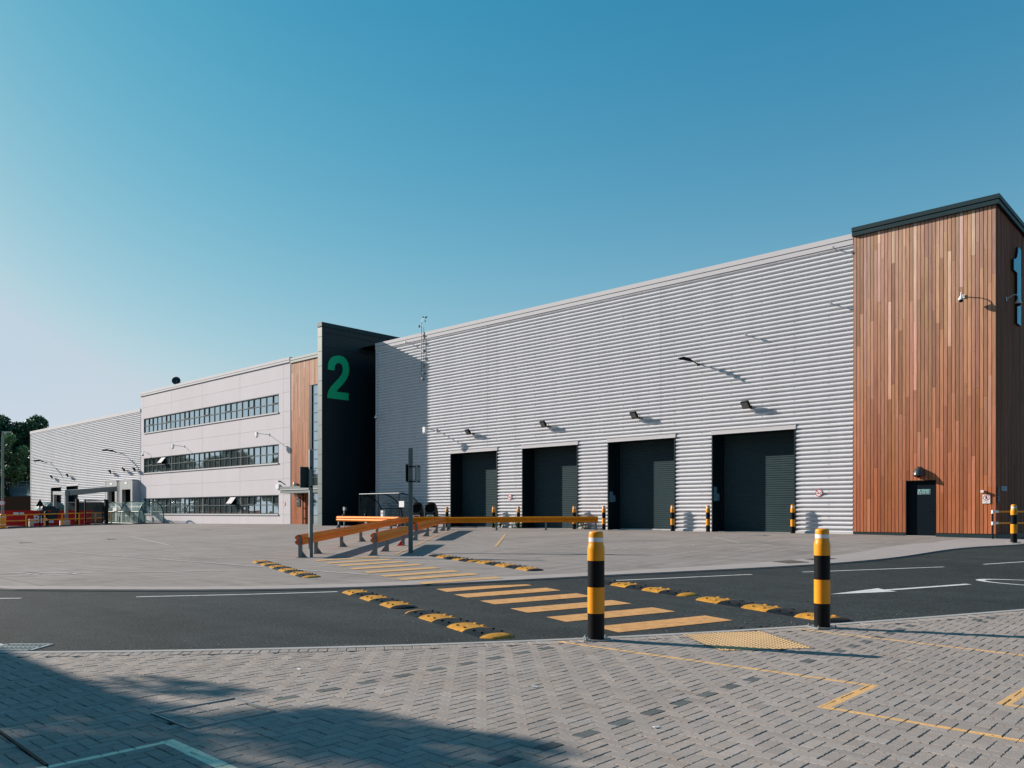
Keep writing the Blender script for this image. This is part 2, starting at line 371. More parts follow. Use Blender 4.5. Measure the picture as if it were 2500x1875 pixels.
# ------------------------------------------------------------------ block paving with painted lines
def paving_mat():
    m, n, l, b = new_mat('block_paving')
    g = n.new('ShaderNodeNewGeometry'); pos = g.outputs['Position']
    def math_(op, a, b_=None, c_=None):
        k = n.new('ShaderNodeMath'); k.operation = op
        for i, v in enumerate((a, b_, c_)):
            if v is None: continue
            if isinstance(v, (int, float)): k.inputs[i].default_value = v
            else: l.new(v, k.inputs[i])
        return k.outputs[0]
    def nz(scale, det=5, ro=.6):
        t = n.new('ShaderNodeTexNoise'); t.inputs['Scale'].default_value = scale; t.inputs['Detail'].default_value = det; t.inputs['Roughness'].default_value = ro
        l.new(pos, t.inputs['Vector']); return t.outputs[0]
    def rng(o, a, b_, lo=.3, hi=.7):
        r = n.new('ShaderNodeMapRange'); r.inputs[1].default_value = lo; r.inputs[2].default_value = hi; r.inputs[3].default_value = a; r.inputs[4].default_value = b_; l.new(o, r.inputs[0]); return r.outputs[0]
    at = n.new('ShaderNodeAttribute'); at.attribute_name = 'tint'
    fn = nz(85, 4, .7)
    f = math_('MULTIPLY', rng(nz(.5), .9, 1.1), math_('MULTIPLY', rng(nz(9, 5, .7), .93, 1.07), rng(fn, .76, 1.24)))
    base = n.new('ShaderNodeVectorMath'); base.operation = 'SCALE'; base.inputs[0].default_value = (.288, .250, .226); l.new(f, base.inputs['Scale'])
    tm = n.new('ShaderNodeVectorMath'); tm.operation = 'MULTIPLY'; l.new(base.outputs[0], tm.inputs[0]); l.new(at.outputs['Color'], tm.inputs[1])
    sx = n.new('ShaderNodeSeparateXYZ'); l.new(pos, sx.inputs[0])
    wob = math_('MULTIPLY', math_('SUBTRACT', nz(3), .5), .008)
    wob2 = math_('MULTIPLY', math_('SUBTRACT', nz(60), .5), .010)
    def rect(cx, cy, hx, hy, ang=0):
        ca, sa = math.cos(ang), math.sin(ang)
        dx = math_('SUBTRACT', sx.outputs[0], cx); dy = math_('SUBTRACT', sx.outputs[1], cy)
        u = math_('ADD', math_('MULTIPLY', dx, ca), math_('MULTIPLY', dy, sa))
        v = math_('ADD', math_('MULTIPLY', dx, -sa), math_('MULTIPLY', dy, ca))
        v = math_('ADD', math_('ADD', v, wob), wob2)
        return math_('MULTIPLY', math_('LESS_THAN', math_('ABSOLUTE', u), hx), math_('LESS_THAN', math_('ABSOLUTE', v), hy))
    def seg(x0, y0, x1, y1, w_): return rect((x0+x1)/2, (y0+y1)/2, math.hypot(x1-x0, y1-y0)/2, w_/2, math.atan2(y1-y0, x1-x0))
    ye = None
    for s_ in [(-6.06, 7.31, -2.46, 7.33, .07), (-2.50, 7.36, -2.50, 6.24, .09), (-2.54, 6.26, 1.5, 6.20, .07),
               (-4.40, 10.16, -1.2, 9.86, .065), (-1.5, 7.30, -1.46, 8.6, .09), (-1.54, 7.33, .9, 7.33, .07)]:
        r = seg(*s_); ye = r if ye is None else math_('MAXIMUM', ye, r)
    wh = math_('MAXIMUM', seg(-5.30, 1.2, -5.30, 2.40, .055), seg(-5.34, 2.37, -4.1, 2.35, .09))
    wear = rng(nz(26, 5, .7), .55, .98, .32, .45)
    def over(prev, mask, c_):
        k = n.new('ShaderNodeMix'); k.data_type = 'RGBA'; l.new(math_('MULTIPLY', mask, wear), k.inputs[0]); l.new(prev, k.inputs[6]); k.inputs[7].default_value = (*c_, 1); return k.outputs[2]
    c1 = over(tm.outputs[0], ye, (.60, .36, .15)); c1 = over(c1, wh, (.80, .74, .56))
    l.new(c1, b.inputs['Base Color']); b.inputs['Roughness'].default_value = .85; b.inputs['Specular IOR Level'].default_value = .12
    bp = n.new('ShaderNodeBump'); bp.inputs['Strength'].default_value = .35; bp.inputs['Distance'].default_value = .004
    l.new(fn, bp.inputs['Height']); l.new(bp.outputs[0], b.inputs['Normal'])
    return m
PAVE = paving_mat()
TQ = [(-5.33, 8.80), (-4.66, 9.66), (-3.66, 8.88), (-4.33, 8.02)]   # tactile slab corners
def in_quad(x, y, q, mrg=0.0):
    for i in range(4):
        a, b = q[i], q[(i+1) % 4]
        cr = (b[0]-a[0])*(y-a[1])-(b[1]-a[1])*(x-a[0]); L = math.hypot(b[0]-a[0], b[1]-a[1])
        if cr/L > mrg: return False
    return True
CV = [(-6.12, 2.60), (-6.12, 3.27), (-5.50, 3.27), (-5.50, 2.60)]
pv = MB(); rnd = random.Random(3)
NIB = [(.0, 0), (.22, -1), (.30, 1), (.47, 0), (.53, 0), (.70, -1), (.78, 1), (1.0, 0)]
def block(cx, cy, lx, ly, ang=0.0, tint=None, dz=0.0, detail=True):
    g = .0027; ch = .004; hx, hy = lx/2-g, ly/2-g
    j = rnd.uniform(-.010, .010); ang += j
    ca, sa = math.cos(ang), math.sin(ang)
    cx += rnd.uniform(-.0015, .0015); cy += rnd.uniform(-.0015, .0015)
    zt = rnd.uniform(-.0022, .0022)+dz; tx, ty = rnd.uniform(-.012, .012), rnd.uniform(-.012, .012)
    # outline with small spacer steps on the long sides
    pts = []
    if detail:
        if lx >= ly:
            for t, s_ in NIB: pts.append((-hx+2*hx*t, -hy+.0022*s_))
            for t, s_ in NIB: pts.append((hx-2*hx*t, hy-.0022*s_))
        else:
            for t, s_ in NIB: pts.append((hx+.0022*s_, -hy+2*hy*t))
            for t, s_ in NIB: pts.append((-hx-.0022*s_, hy-2*hy*t))
    else: pts = [(-hx, -hy), (hx, -hy), (hx, hy), (-hx, hy)]
    n_ = len(pts); zb = z0(cx, cy)
    def P(px, py, z): return (cx+px*ca-py*sa, cy+px*sa+py*ca, zb+zt+z+px*tx+py*ty)
    top = [P(px*(1-ch/hx), py*(1-ch/hy), 0) for px, py in pts]
    mid = [P(px, py, -.0035) for px, py in pts]; bot = [P(px, py, -.022) for px, py in pts]
    if tint is None:
        v = rnd.gauss(1, .055); wv = rnd.gauss(0, .012); tint = (v*(1+wv), v, v*(1-wv))
    f = [tuple(range(n_))] + [(n_+i, n_+(i+1) % n_, (i+1) % n_, i) for i in range(n_)] + [(2*n_+i, 2*n_+(i+1) % n_, n_+(i+1) % n_, n_+i) for i in range(n_)]
    pv.add(top+mid+bot, f, 0, tint)
U = .1025; X0 = -3.39-U/2
def kdist(x, y):
    d = (ne(y+.2)-ne(y-.2))/.4
    return (x-ne(y))/math.sqrt(1+d*d)
for i in range(-86, 56):
    for jj in range(-42, 172):
        k = (i+jj) % 4
        if k == 0: cx, cy, lx, ly = X0+(i+1)*U, (jj+.5)*U, 2*U, U
        elif k == 2: cx, cy, lx, ly = X0+(i+.5)*U, (jj+1)*U, U, 2*U
        else: continue
        if cy > 16.5 or kdist(cx, cy) < .29 or cx > 2.4: continue
        if in_quad(cx, cy, TQ, -.02) or in_quad(cx, cy, CV, -.02): continue
        D = -.6807*cx+.7325*cy; Rr = .7325*cx+.6807*cy
        if D < 1.0: continue
        if D > 3 and abs(Rr) > D*.635*1.25+1.0: continue
        ti = None
        if k == 2:
            if i == 0 and 3.0 < cy < 11.7 and not (7.2 < cy < 7.95) and not (8.3 < cy < 8.7): ti = 'd'
            if i == -24 and 3.2 < cy < 7.1: ti = 'd'
            if i in (5, 6) and 12.2 < cy < 12.9: ti = 'd'
        if ti:
            v = rnd.uniform(.40, .52); ti = (v*.82, v*1.0, v*1.08)
        block(cx, cy, lx, ly, 0, ti, detail=D < 9)
# soldier course along the kerb
y = 1.2; 
while y < 16:
    d = Vector((ne(y+.05)-ne(y-.05), .1)).normalized(); nn = Vector((d.y, -d.x))
    cx, cy = ne(y)+nn.x*.235, y+nn.y*.235
    if not in_quad(cx, cy, TQ, -.02): block(cx, cy, .2, U, math.atan2(nn.y, nn.x), None, .003)
    y += U*d.y
tag(pv.build('block_paving', PAVE), kind='structure')
# plainer paving out of the detailed area
def cov(name, q, m, zo):
    mb = MB(); mb.add([(x, y, z0(x, y)+zo) for x, y in q], [tuple(range(len(q)))]); o = mb.build(name, m); tag(o, kind='structure'); return o
# inspection cover recessed in the paving
cvb = MB()
for a, b in zip(CV, CV[1:]+CV[:1]): cvb.bar((a[0], a[1], .001), (b[0], b[1], .001), .012, .02)
ic = thing('inspection_cover', 'square recessed inspection cover filled with blocks in the shaded paving', 'inspection cover', (-5.81, 2.93, 0))
cvb.build('frame', GALV, ic)
pv_keep = pv; pv = MB(); rnd = random.Random(5)
for a in range(3):
    for b in range(6): block(-6.12+.025+.1033*(2*a+1)-.003, 2.60+.03+U*(b+.5), .2, U*.99, 0, None, .001)
pv.build('block_infill', PAVE, ic)
ch = thing('drain_channel', 'narrow dark slot drain across the shaded paving at bottom left', 'drain', (-6.4, 1.67, 0))
cb = MB(); cb.bar((-7.9, 1.72, .004), (-5.32, 1.64, .004), .02, .012); cb.build('channel_body', BLACKM, ch)

# tactile slab with blisters
tb = MB()
A, B, Cq, Dq = [Vector((p[0], p[1], 0)) for p in TQ]
e1, e2 = (B-A), (Dq-A); zt = z0(-4.5, 8.8)
tb.add([(p.x, p.y, z0(p.x, p.y)+.003) for p in (A, B, Cq, Dq)], [(3, 2, 1, 0)])
n1, n2 = int(e1.length/.067), int(e2.length/.067)
for i in range(n1):
    for j in range(n2):
        c = A+e1*((i+.5)/n1)+e2*((j+.5)/n2); zz = z0(c.x, c.y)+.003
        tb.lathe([(.0165, 0), (.0125, .005), (.001, .006)], 10, (c.x, c.y, zz), cap=False)
tp = tb.build('tactile_paving', TACT); tag(tp, kind='structure')
tj = MB()
for k in (0, 1/3, 2/3, 1):
    for a, b in ((A+e1*k, A+e1*k+e2), (A+e2*k, A+e2*k+e1)):
        tj.bar((a.x, a.y, z0(a.x, a.y)-.0025), (b.x, b.y, z0(b.x, b.y)-.0025), .007, .012)
tag(tj.build('tactile_joints', SAND), kind='structure')

# ------------------------------------------------------------------ markings
def strip(mb, pts, w_, zo):
    for (x0, y0), (x1, y1) in zip(pts[:-1], pts[1:]):
        L = math.hypot(x1-x0, y1-y0); n_ = max(1, int(L/.6)); dx, dy = -(y1-y0)/L*w_/2, (x1-x0)/L*w_/2
        v = []
        for i in range(n_+1):
            t = i/n_; x, y = x0+(x1-x0)*t, y0+(y1-y0)*t
            v += [(x+dx, y+dy, z0(x, y)+zo), (x-dx, y-dy, z0(x, y)+zo)]
        mb.add(v, [(2*i, 2*i+1, 2*i+3, 2*i+2) for i in range(n_)])
def flat(mb, pts, zo): mb.add([(x, y, z0(x, y)+zo) for x, y in pts], [tuple(range(len(pts)))])
RZ = -.032+.005; YZ = .009
zc = MB()
for cx, cy in [(-6.05, 9.62), (-7.17, 9.93), (-8.25, 10.32), (-9.38, 10.76), (-10.46, 11.16)]:
    a = Vector((.272, .962)); b = Vector((.94, -.342))
    q = [(cx+a.x*s1*1.03+b.x*s2*.29, cy+a.y*s1*1.03+b.y*s2*.29) for s1, s2 in ((-1, -1), (1, -1), (1, 1), (-1, 1))]
    flat(zc, q[::-1], RZ)
flat(zc, [(-12.02, 10.72), (-11.47, 10.50), (-10.98, 12.42), (-11.20, 12.50), (-11.72, 11.72)][::1], RZ)
tag(zc.build('road_crossing_stripes', YELLOWLINE), kind='structure')
zy = MB()
for cx, cy in [(-12.68, 12.02), (-13.76, 12.34), (-14.70, 12.62), (-15.85, 12.99), (-17.0, 13.41), (-18.18, 13.84), (-19.24, 14.19), (-20.4, 14.57)]:
    a = Vector((.21, .978)); b = Vector((.94, -.342)); hw = .24 if cx < -13 else .2
    q = [(cx+a.x*s1*1.0+b.x*s2*hw, cy+a.y*s1*1.0+b.y*s2*hw) for s1, s2 in ((-1, -1), (1, -1), (1, 1), (-1, 1))]
    flat(zy, q[::-1], YZ)
tag(zy.build('yard_crossing_stripes', mat('faded_yellow_paint', (.50, .295, .125), rough=.8, var=.15, scale=4, dirt=.3)), kind='structure')
ll = MB()
strip(ll, [(-17.6, 3.1), (-16.32, 4.62)], .1, RZ)
strip(ll, [(-15.05, 6.12), (-14.05, 7.6), (-13.13, 9.16)], .1, RZ)
strip(ll, [(-10.20, 14.14), (-9.17, 15.80), (-8.42, 16.99)], .1, RZ)
strip(ll, [(-7.72, 18.1), (-7.29, 18.66), (-5.55, 21.07)], .1, RZ)
strip(ll, [(-4.98, 22.3), (-4.0, 24.4)], .1, RZ)
strip(ll, [(-3.4, 25.7), (-2.6, 27.6)], .1, RZ)
tag(ll.build('lane_lines', WHITELINE), kind='structure')
ar = MB()
flat(ar, [(-5.67, 14.47), (-4.88, 15.57), (-5.02, 15.64), (-5.18, 15.76), (-5.32, 15.91)], RZ)
strip(ar, [(-5.12, 15.66), (-4.19, 17.60)], .15, RZ)
tag(ar.build('road_arrow', WHITELINE), kind='structure')
def roundel(name, cx, cy, ax, ay, rot, zo, m, txt, tw):
    mb = MB(); n_ = 48; ca, sa = math.cos(rot), math.sin(rot)
    def T(px, py): return (cx+px*ca-py*sa, cy+px*sa+py*ca)
    o_ = [T(ax*math.cos(2*math.pi*i/n_), ay*math.sin(2*math.pi*i/n_)) for i in range(n_)]
    k = .86
    i_ = [T(ax*k*math.cos(2*math.pi*i/n_), ay*k*math.sin(2*math.pi*i/n_)) for i in range(n_)]
    mb.add([(x, y, z0(x, y)+zo) for x, y in o_+i_], [(i, (i+1) % n_, n_+(i+1) % n_, n_+i) for i in range(n_)])
    text_into(mb, txt, ay*1.35, (cx, cy, z0(cx, cy)+zo), (ca*ax/ay*tw, sa*ax/ay*tw, 0), (-sa, ca, 0), bold=.01)
    tag(mb.build(name, m), kind='structure')
roundel('road_speed_roundel', -3.05, 18.42, 1.25, .52, R(-8), RZ, WHITELINE, '5', .8)
FADED = mat('faded_white_paint', (.44, .41, .39), rough=.8, var=.15, scale=4, dirt=.2)
roundel('yard_speed_roundel', -21.9, 6.42, 1.05, .62, R(60), YZ, FADED, '5', .8)
yl = MB()
strip(yl, [(-25.95, 27.5), (-19.95, 20.6)], .11, YZ)
strip(yl, [(-32.0, 29.6+.2), (-28.46, 25.46), (-23.3, 19.7), (-20.6, 16.6)], .09, YZ)
tag(yl.build('walkway_lines', mat('walkway_yellow', (.48, .30, .15), rough=.8, var=.2, scale=4, dirt=.3)), kind='structure')
wl = MB()
strip(wl, [(-60, 10.35), (-40.7, 10.68), (-28.4, 10.95), (-15.45, 11.66)], .10, YZ)
strip(wl, [(-27.3, 2.2), (-21.5, 7.45), (-19.42, 10.12)], .09, YZ)
strip(wl, [(-28.4, 10.9), (-24.0, 12.8), (-22.4, 13.6)], .07, YZ)
strip(wl, [(-15.93, 28.93), (-13.3, 25.95), (-12.5, 26.84)], .08, YZ)
strip(wl, [(-15.93, 28.93), (-12.5, 26.84)], .06, YZ)
strip(wl, [(-17.6, 17.9), (-15.3, 21.1), (-12.6, 23.9), (-11.0, 26.3)], .06, YZ)
strip(wl, [(-60, 19.2), (-45, 18.0), (-34, 15.2)], .08, YZ)
# broken remains of worn lettering
rw = random.Random(11)
for bx, by, ux, uy, n_ in ((-26.6, 8.2, .35, .93, 7), (-25.2, 11.5, .45, .9, 8), (-15.4, 21.3, .55, .83, 9), (-12.2, 24.6, .4, .9, 5)):
    for k in range(n_):
        px, py = bx+ux*.42*k, by+uy*.42*k; a = rw.uniform(0, 3.1); L = rw.uniform(.18, .4)
        strip(wl, [(px, py), (px+math.cos(a)*L, py+math.sin(a)*L)], .07, YZ+.0015)
tag(wl.build('worn_yard_lines', FADED), kind='structure')

# ================================================================== BUILDINGS
FY = 35.3
def corr(mb, x0, x1, za, zb, y=FY, pitch=.195, depth=.086, phase=0.0, n=12):
    # horizontally corrugated sheet between heights za and zb (crests at y-depth)
    prof = [(0, 0), (.02, .60), (.05, .88), (.11, 1.0), (.32, 1.03), (.48, .97), (.57, .62), (.64, .14), (.69, .0), (.85, .03)]
    zs = []; k = math.floor((za-phase)/pitch)
    while phase+k*pitch < zb:
        for t, s_ in prof:
            z = phase+(k+t)*pitch
            if za-1e-6 <= z <= zb+1e-6: zs.append((z, s_))
        k += 1
    zs = [(za, zs[0][1])]+zs+[(zb, zs[-1][1])]; v = []
    for z, s_ in zs: v += [(x0, y-depth*s_, z), (x1, y-depth*s_, z)]
    mb.add(v, [(2*i, 2*i+1, 2*i+3, 2*i+2) for i in range(len(zs)-1)], smooth=True)

# ------------------------------------------------ main hall
hall = thing('warehouse', 'large silver ribbed warehouse with four dark roller doors and a timber corner tower', 'warehouse', (-28, 35.3, .57))
DOORS = [-38.1, -31.9, -25.7, -19.5]; DW = 4.13; ZT = 5.28; XL, XR = -45.75, -12.80; TOP = 13.42
wb = MB(); edges = [XL]
for d in DOORS: edges += [d, d+DW]
edges.append(XR)
for a, b in zip(edges[0::2], edges[1::2]): corr(wb, a+.02, b-.02, .66, ZT)
laps = [XL+.02, -41.0, -34.8, -28.6, -22.4, -16.2, XR]
for k, (a, b) in enumerate(zip(laps[:-1], laps[1:])): corr(wb, a, b, ZT, 12.98, FY-.005*(k % 2))
rv = wb     # fixing screws are part of the cladding
rs = random.Random(4)
z = .66+.195*3
while z < 12.9:
    x = XL+.9
    while x < XR-.3:
        if not (z < ZT+.1 and any(d-.1 < x < d+DW+.1 for d in DOORS)):
            rv.box(x-.011, x+.011, FY-.098, FY-.07, z+.016, z+.036, 1)
        x += 1.55
    z += .195*3
wb.build('ribbed_wall', [SILVER, GALV], hall)
tr = MB()
tr.box(XL-.10, XL+.05, FY-.11, FY+.3, .6, 13.0)
tr.build('corner_trim', SILVER_TRIM, hall)
cp = MB()
cp.box(XL-.12, XR, FY-.14, FY+.5, 13.20, TOP, 0)
cp.box(XL-.11, XR, FY-.115, FY+.3, 13.155, 13.20, 1)
cp.box(XL-.12, XR, FY-.13, FY+.4, 12.97, 13.155, 0)
cp.build('parapet_coping', [SILVER_TRIM, JOINT], hall)
for a, b in zip(edges[0::2], edges[1::2]):
    bs = MB(); bs.box(a, b, FY-.098, FY+.05, .57, .665, 0); bs.box(a, b, FY-.02, FY+.05, .45, .57, 1)
    bs.build('base_flashing', [SILVER_TRIM, BLACKM], hall)
rf = MB(); rf.box(XL, XR, FY+.3, 80, 12.9, 13.05); rf.build('roof', SILVER_TRIM, hall)
sw = MB(); sw.box(XL-.05, XL+.15, FY+.3, 80, .4, 13.1); sw.box(XL, XR+5, 79.8, 80, .4, 13.1); sw.build('side_wall', SILVER, hall)
for i, d in enumerate(DOORS):
    a, b = d, d+DW
    f = MB()
    f.box(a-.02, a+.03, FY-.098, FY+.83, .55, ZT, 0); f.box(b-.03, b+.02, FY-.104, FY+.83, .55, ZT+.15, 0)
    f.box(a+.03, b-.03, FY-.01, FY+.83, ZT-.03, ZT+.03, 0)
    f.box(a+.03, a+.18, FY+.62, FY+.82, .56, ZT-.03, 0); f.box(b-.12, b-.03, FY+.74, FY+.82, .56, ZT-.03, 0)
    f.build('door_reveal', SLATE_DK, hall)
    h = MB(); h.box(a-.05, b+.05, FY-.118, FY+.02, ZT-.005, ZT+.155, 0); h.box(a-.05, b+.05, FY-.14, FY-.02, ZT-.03, ZT-.005, 0)
    h.build('lintel_flashing', SILVER_TRIM, hall)
    s = MB(); z = .60
    n_ = 0
    while z < ZT-.03:
        z1 = min(z+.105, ZT-.03)
        yb = FY+.80
        v = [(a+.16, yb, z), (b-.1, yb, z), (b-.1, yb-.022, z+.026), (a+.16, yb-.022, z+.026), (b-.1, yb-.020, z1-.018), (a+.16, yb-.020, z1-.018), (b-.1, yb, z1), (a+.16, yb, z1)]
        s.add(v, [(0, 1, 2, 3), (3, 2, 4, 5), (5, 4, 6, 7)]); z += .105
    s.add([(a, FY+.83, .5), (b, FY+.83, .5), (b, FY+.83, ZT), (a, FY+.83, ZT)], [(0, 1, 2, 3)])
    s.box(a+.16, b-.1, yb-.03, yb+.01, .555, .615, 0)
    rd = s.build('roller_door', SHUTTER, hall)
    if i == 2:
        q = MB(); q.box(a+.16, b-.1, yb-.045, yb-.031, .585, .635); q.build('bottom_seal', SILVER_TRIM, rd)
    if i >= 2:
        c = MB(); c.box(a+.03, a+.055, FY+.02, FY+.30, 2.05, 2.75 if i == 3 else 2.62); c.box(a+.031, a+.06, FY+.30, FY+.52, 2.08, 2.42)
        c.box(a+.03, a+.07, FY+.08, FY+.22, 2.3, 2.45); c.build('door_control', SIGNB, hall)
    sg = MB(); sg.box(a, b, FY+.0, FY+.8, .575, .585); sg.build('threshold', KERBL, hall)

# timber tower
TX0, TX1, TYF, TYB = -12.78, -7.44, 35.16, 47.0
def boards(mb, p0, du, n, wd, z0_, z1_, nrm, skip=None, gap=.022, th=.026, seed=1, minL=2.4, maxL=5.8, bleach=True):
    rr = random.Random(seed); p0 = Vector(p0); du = Vector(du).normalized(); nrm = Vector(nrm)
    for i in range(n):
        z = z0_; z_first = z0_ + rr.uniform(.4, maxL)
        segs = []
        while z < z1_-.01:
            L = z_first-z if z == z0_ else rr.uniform(minL, maxL); zz = min(z1_, z+L)
            if z1_-zz < .5: zz = z1_
            segs.append((z, zz)); z = zz
        a = p0+du*(i*wd+gap/2); b = p0+du*((i+1)*wd-gap/2)
        for za, zb in segs:
            v = rr.gauss(1, .15); r_ = rr.gauss(0, .010); pale = rr.random() < .13
            if pale: v *= 1.28
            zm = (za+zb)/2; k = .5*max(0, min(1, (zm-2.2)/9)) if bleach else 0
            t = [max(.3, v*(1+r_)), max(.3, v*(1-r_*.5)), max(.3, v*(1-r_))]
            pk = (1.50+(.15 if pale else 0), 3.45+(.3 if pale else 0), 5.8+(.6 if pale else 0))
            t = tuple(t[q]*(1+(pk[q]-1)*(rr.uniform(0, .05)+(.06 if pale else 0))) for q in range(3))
            pieces = [(za, zb)]
            if skip and skip[0]-.02 < a.x+(b.x-a.x)/2 < skip[1]+.02:
                pieces = [(max(za, skip[2]), zb)] if zb > skip[2] else []
            dn = rr.uniform(-.0025, .0025)
            for pa, pb in pieces:
                if pb-pa < .01: continue
                q = [a, b, b-nrm*th, a-nrm*th]
                off = nrm*dn
                lo = [Vector((p.x, p.y, pa+.0015))+off for p in q]; hi = [Vector((p.x, p.y, pb-.0015))+off for p in q]
                mb.add(lo+hi, [(0, 1, 5, 4), (1, 2, 6, 5), (3, 0, 4, 7), (0, 3, 2, 1), (4, 5, 6, 7)], 0, t)
def wood_mat(name, c, bleach=True):
    m, n, l, b = new_mat(name)
    g = n.new('ShaderNodeNewGeometry'); at = n.new('ShaderNodeAttribute'); at.attribute_name = 'tint'
    # shift grain per board by its tint
    ad = n.new('ShaderNodeVectorMath'); ad.operation = 'MULTIPLY_ADD'; l.new(at.outputs['Color'], ad.inputs[0]); ad.inputs[1].default_value = (37, 23, 51); l.new(g.outputs['Position'], ad.inputs[2])
    mp = n.new('ShaderNodeVectorMath'); mp.operation = 'MULTIPLY'; mp.inputs[1].default_value = (42, 42, 1.3); l.new(ad.outputs[0], mp.inputs[0])
    nz = n.new('ShaderNodeTexNoise'); nz.inputs['Scale'].default_value = 1; nz.inputs['Detail'].default_value = 6; l.new(mp.outputs[0], nz.inputs['Vector'])
    r = n.new('ShaderNodeMapRange'); r.inputs[1].default_value = .3; r.inputs[2].default_value = .7; r.inputs[3].default_value = .78; r.inputs[4].default_value = 1.2; l.new(nz.outputs[0], r.inputs[0])
    mk = n.new('ShaderNodeVectorMath'); mk.operation = 'MULTIPLY'; mk.inputs[1].default_value = (7, 7, 3.0); l.new(ad.outputs[0], mk.inputs[0])
    kn = n.new('ShaderNodeTexVoronoi'); kn.inputs['Scale'].default_value = 1; l.new(mk.outputs[0], kn.inputs['Vector'])
    kr = n.new('ShaderNodeMapRange'); kr.inputs[1].default_value = .03; kr.inputs[2].default_value = .11; kr.inputs[3].default_value = .55; kr.inputs[4].default_value = 1; l.new(kn.outputs['Distance'], kr.inputs[0])
    mu = n.new('ShaderNodeMath'); mu.operation = 'MULTIPLY'; l.new(r.outputs[0], mu.inputs[0]); l.new(kr.outputs[0], mu.inputs[1])
    s_ = n.new('ShaderNodeVectorMath'); s_.operation = 'SCALE'; s_.inputs[0].default_value = c; l.new(mu.outputs[0], s_.inputs['Scale'])
    tm = n.new('ShaderNodeVectorMath'); tm.operation = 'MULTIPLY'; l.new(s_.outputs[0], tm.inputs[0]); l.new(at.outputs['Color'], tm.inputs[1])
    sz_ = n.new('ShaderNodeSeparateXYZ'); l.new(g.outputs['Position'], sz_.inputs[0])
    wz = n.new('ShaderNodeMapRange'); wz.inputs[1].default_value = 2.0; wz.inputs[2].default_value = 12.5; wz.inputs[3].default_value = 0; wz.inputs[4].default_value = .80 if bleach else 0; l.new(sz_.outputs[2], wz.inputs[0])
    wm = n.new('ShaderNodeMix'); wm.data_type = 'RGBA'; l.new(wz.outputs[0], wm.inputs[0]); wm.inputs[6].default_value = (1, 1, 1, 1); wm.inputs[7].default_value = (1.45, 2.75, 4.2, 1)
    t2 = n.new('ShaderNodeVectorMath'); t2.operation = 'MULTIPLY'; l.new(tm.outputs[0], t2.inputs[0]); l.new(wm.outputs[2], t2.inputs[1])
    l.new(t2.outputs[0], b.inputs['Base Color']); b.inputs['Roughness'].default_value = .75; b.inputs['Specular IOR Level'].default_value = .12
    bp = n.new('ShaderNodeBump'); bp.inputs['Strength'].default_value = .25; bp.inputs['Distance'].default_value = .004; l.new(nz.outputs[0], bp.inputs['Height']); l.new(bp.outputs[0], b.inputs['Normal'])
    return m
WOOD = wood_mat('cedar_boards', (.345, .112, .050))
WOOD2 = wood_mat('shaded_side_boards', (.22, .070, .035), False)  # unbleached cedar, base colour darkened to stand for the side's shade
BACK = mat('dark_membrane', (.012, .010, .010), rough=.9)
tw = MB(); nb = 38; wd = (TX1-TX0)/nb
DX0, DX1, DZ = TX0+15*wd, TX0+23*wd, 2.80
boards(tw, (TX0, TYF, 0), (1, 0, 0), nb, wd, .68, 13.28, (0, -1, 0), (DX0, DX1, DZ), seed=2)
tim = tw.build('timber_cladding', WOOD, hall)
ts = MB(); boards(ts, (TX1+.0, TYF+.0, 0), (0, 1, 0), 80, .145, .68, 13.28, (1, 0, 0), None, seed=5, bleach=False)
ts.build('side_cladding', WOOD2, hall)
tk = MB()
tk.box(TX0+.01, DX0, TYF+.025, TYF+.06, .5, 13.3); tk.box(DX1, TX1-.04, TYF+.025, TYF+.06, .5, 13.3); tk.box(DX0, DX1, TYF+.025, TYF+.06, DZ, 13.3)
tk.box(TX1-.06, TX1-.03, TYF+.06, TYB, .5, 13.3)
tk.box(TX0+.01, TX0+.04, TYF+.06, TYF+.3, .5, 13.3)
tk.build('wall_membrane', BACK, hall)
tp_ = MB(); tp_.box(TX0, DX0, TYF-.03, TYF+.03, .50, .66); tp_.box(DX1, TX1+.02, TYF-.03, TYF+.03, .46, .66); tp_.box(TX1-.02, TX1+.03, TYF+.03, TYB, .44, .66)
tp_.build('tower_plinth', SLATE, hall)
tc_ = MB()
for za, zb, pr in ((13.45, 13.62, .15), (13.42, 13.45, .09), (13.26, 13.42, .12)):
    tc_.box(TX0-.02, TX1+pr, TYF-pr, TYF+.3, za, zb); tc_.box(TX1-.3, TX1+pr, TYF+.3, TYB+.2, za, zb)
tc_.box(TX0-.02, TX0+.3, TYF+.3, TYB+.2, 13.26, 13.6); tc_.box(TX0, TX1-.3, TYF+.3, TYB, 13.3, 13.4)
tc_.build('tower_coping', SLATE, hall)
dd = MB()
dd.box(DX0, DX1, TYF+.13, TYF+.17, .56, DZ, 0); dd.box(DX0, DX0+.03, TYF-.01, TYF+.13, .55, DZ, 1); dd.box(DX1-.03, DX1, TYF-.01, TYF+.13, .55, DZ, 1)
dd.box(DX0+.03, DX1-.03, TYF-.005, TYF+.13, DZ-.03, DZ, 1)
dd.box(DX0+.06, DX0+.064+.0, TYF+.12, TYF+.131, .6, DZ-.06, 1)
fd = dd.build('fire_exit_door', [NAVY, BLACKM], hall)
th_ = MB(); th_.box(DX0, DX1, TYF-.03, TYF+.13, .54, .565); th_.build('door_step', KERBL, fd)
hd = MB(); hd.tube([(DX1-.14, TYF+.12, 1.55), (DX1-.14, TYF+.07, 1.55), (DX1-.26, TYF+.07, 1.55)], .011, 8); hd.build('handle', BLACKM, fd)
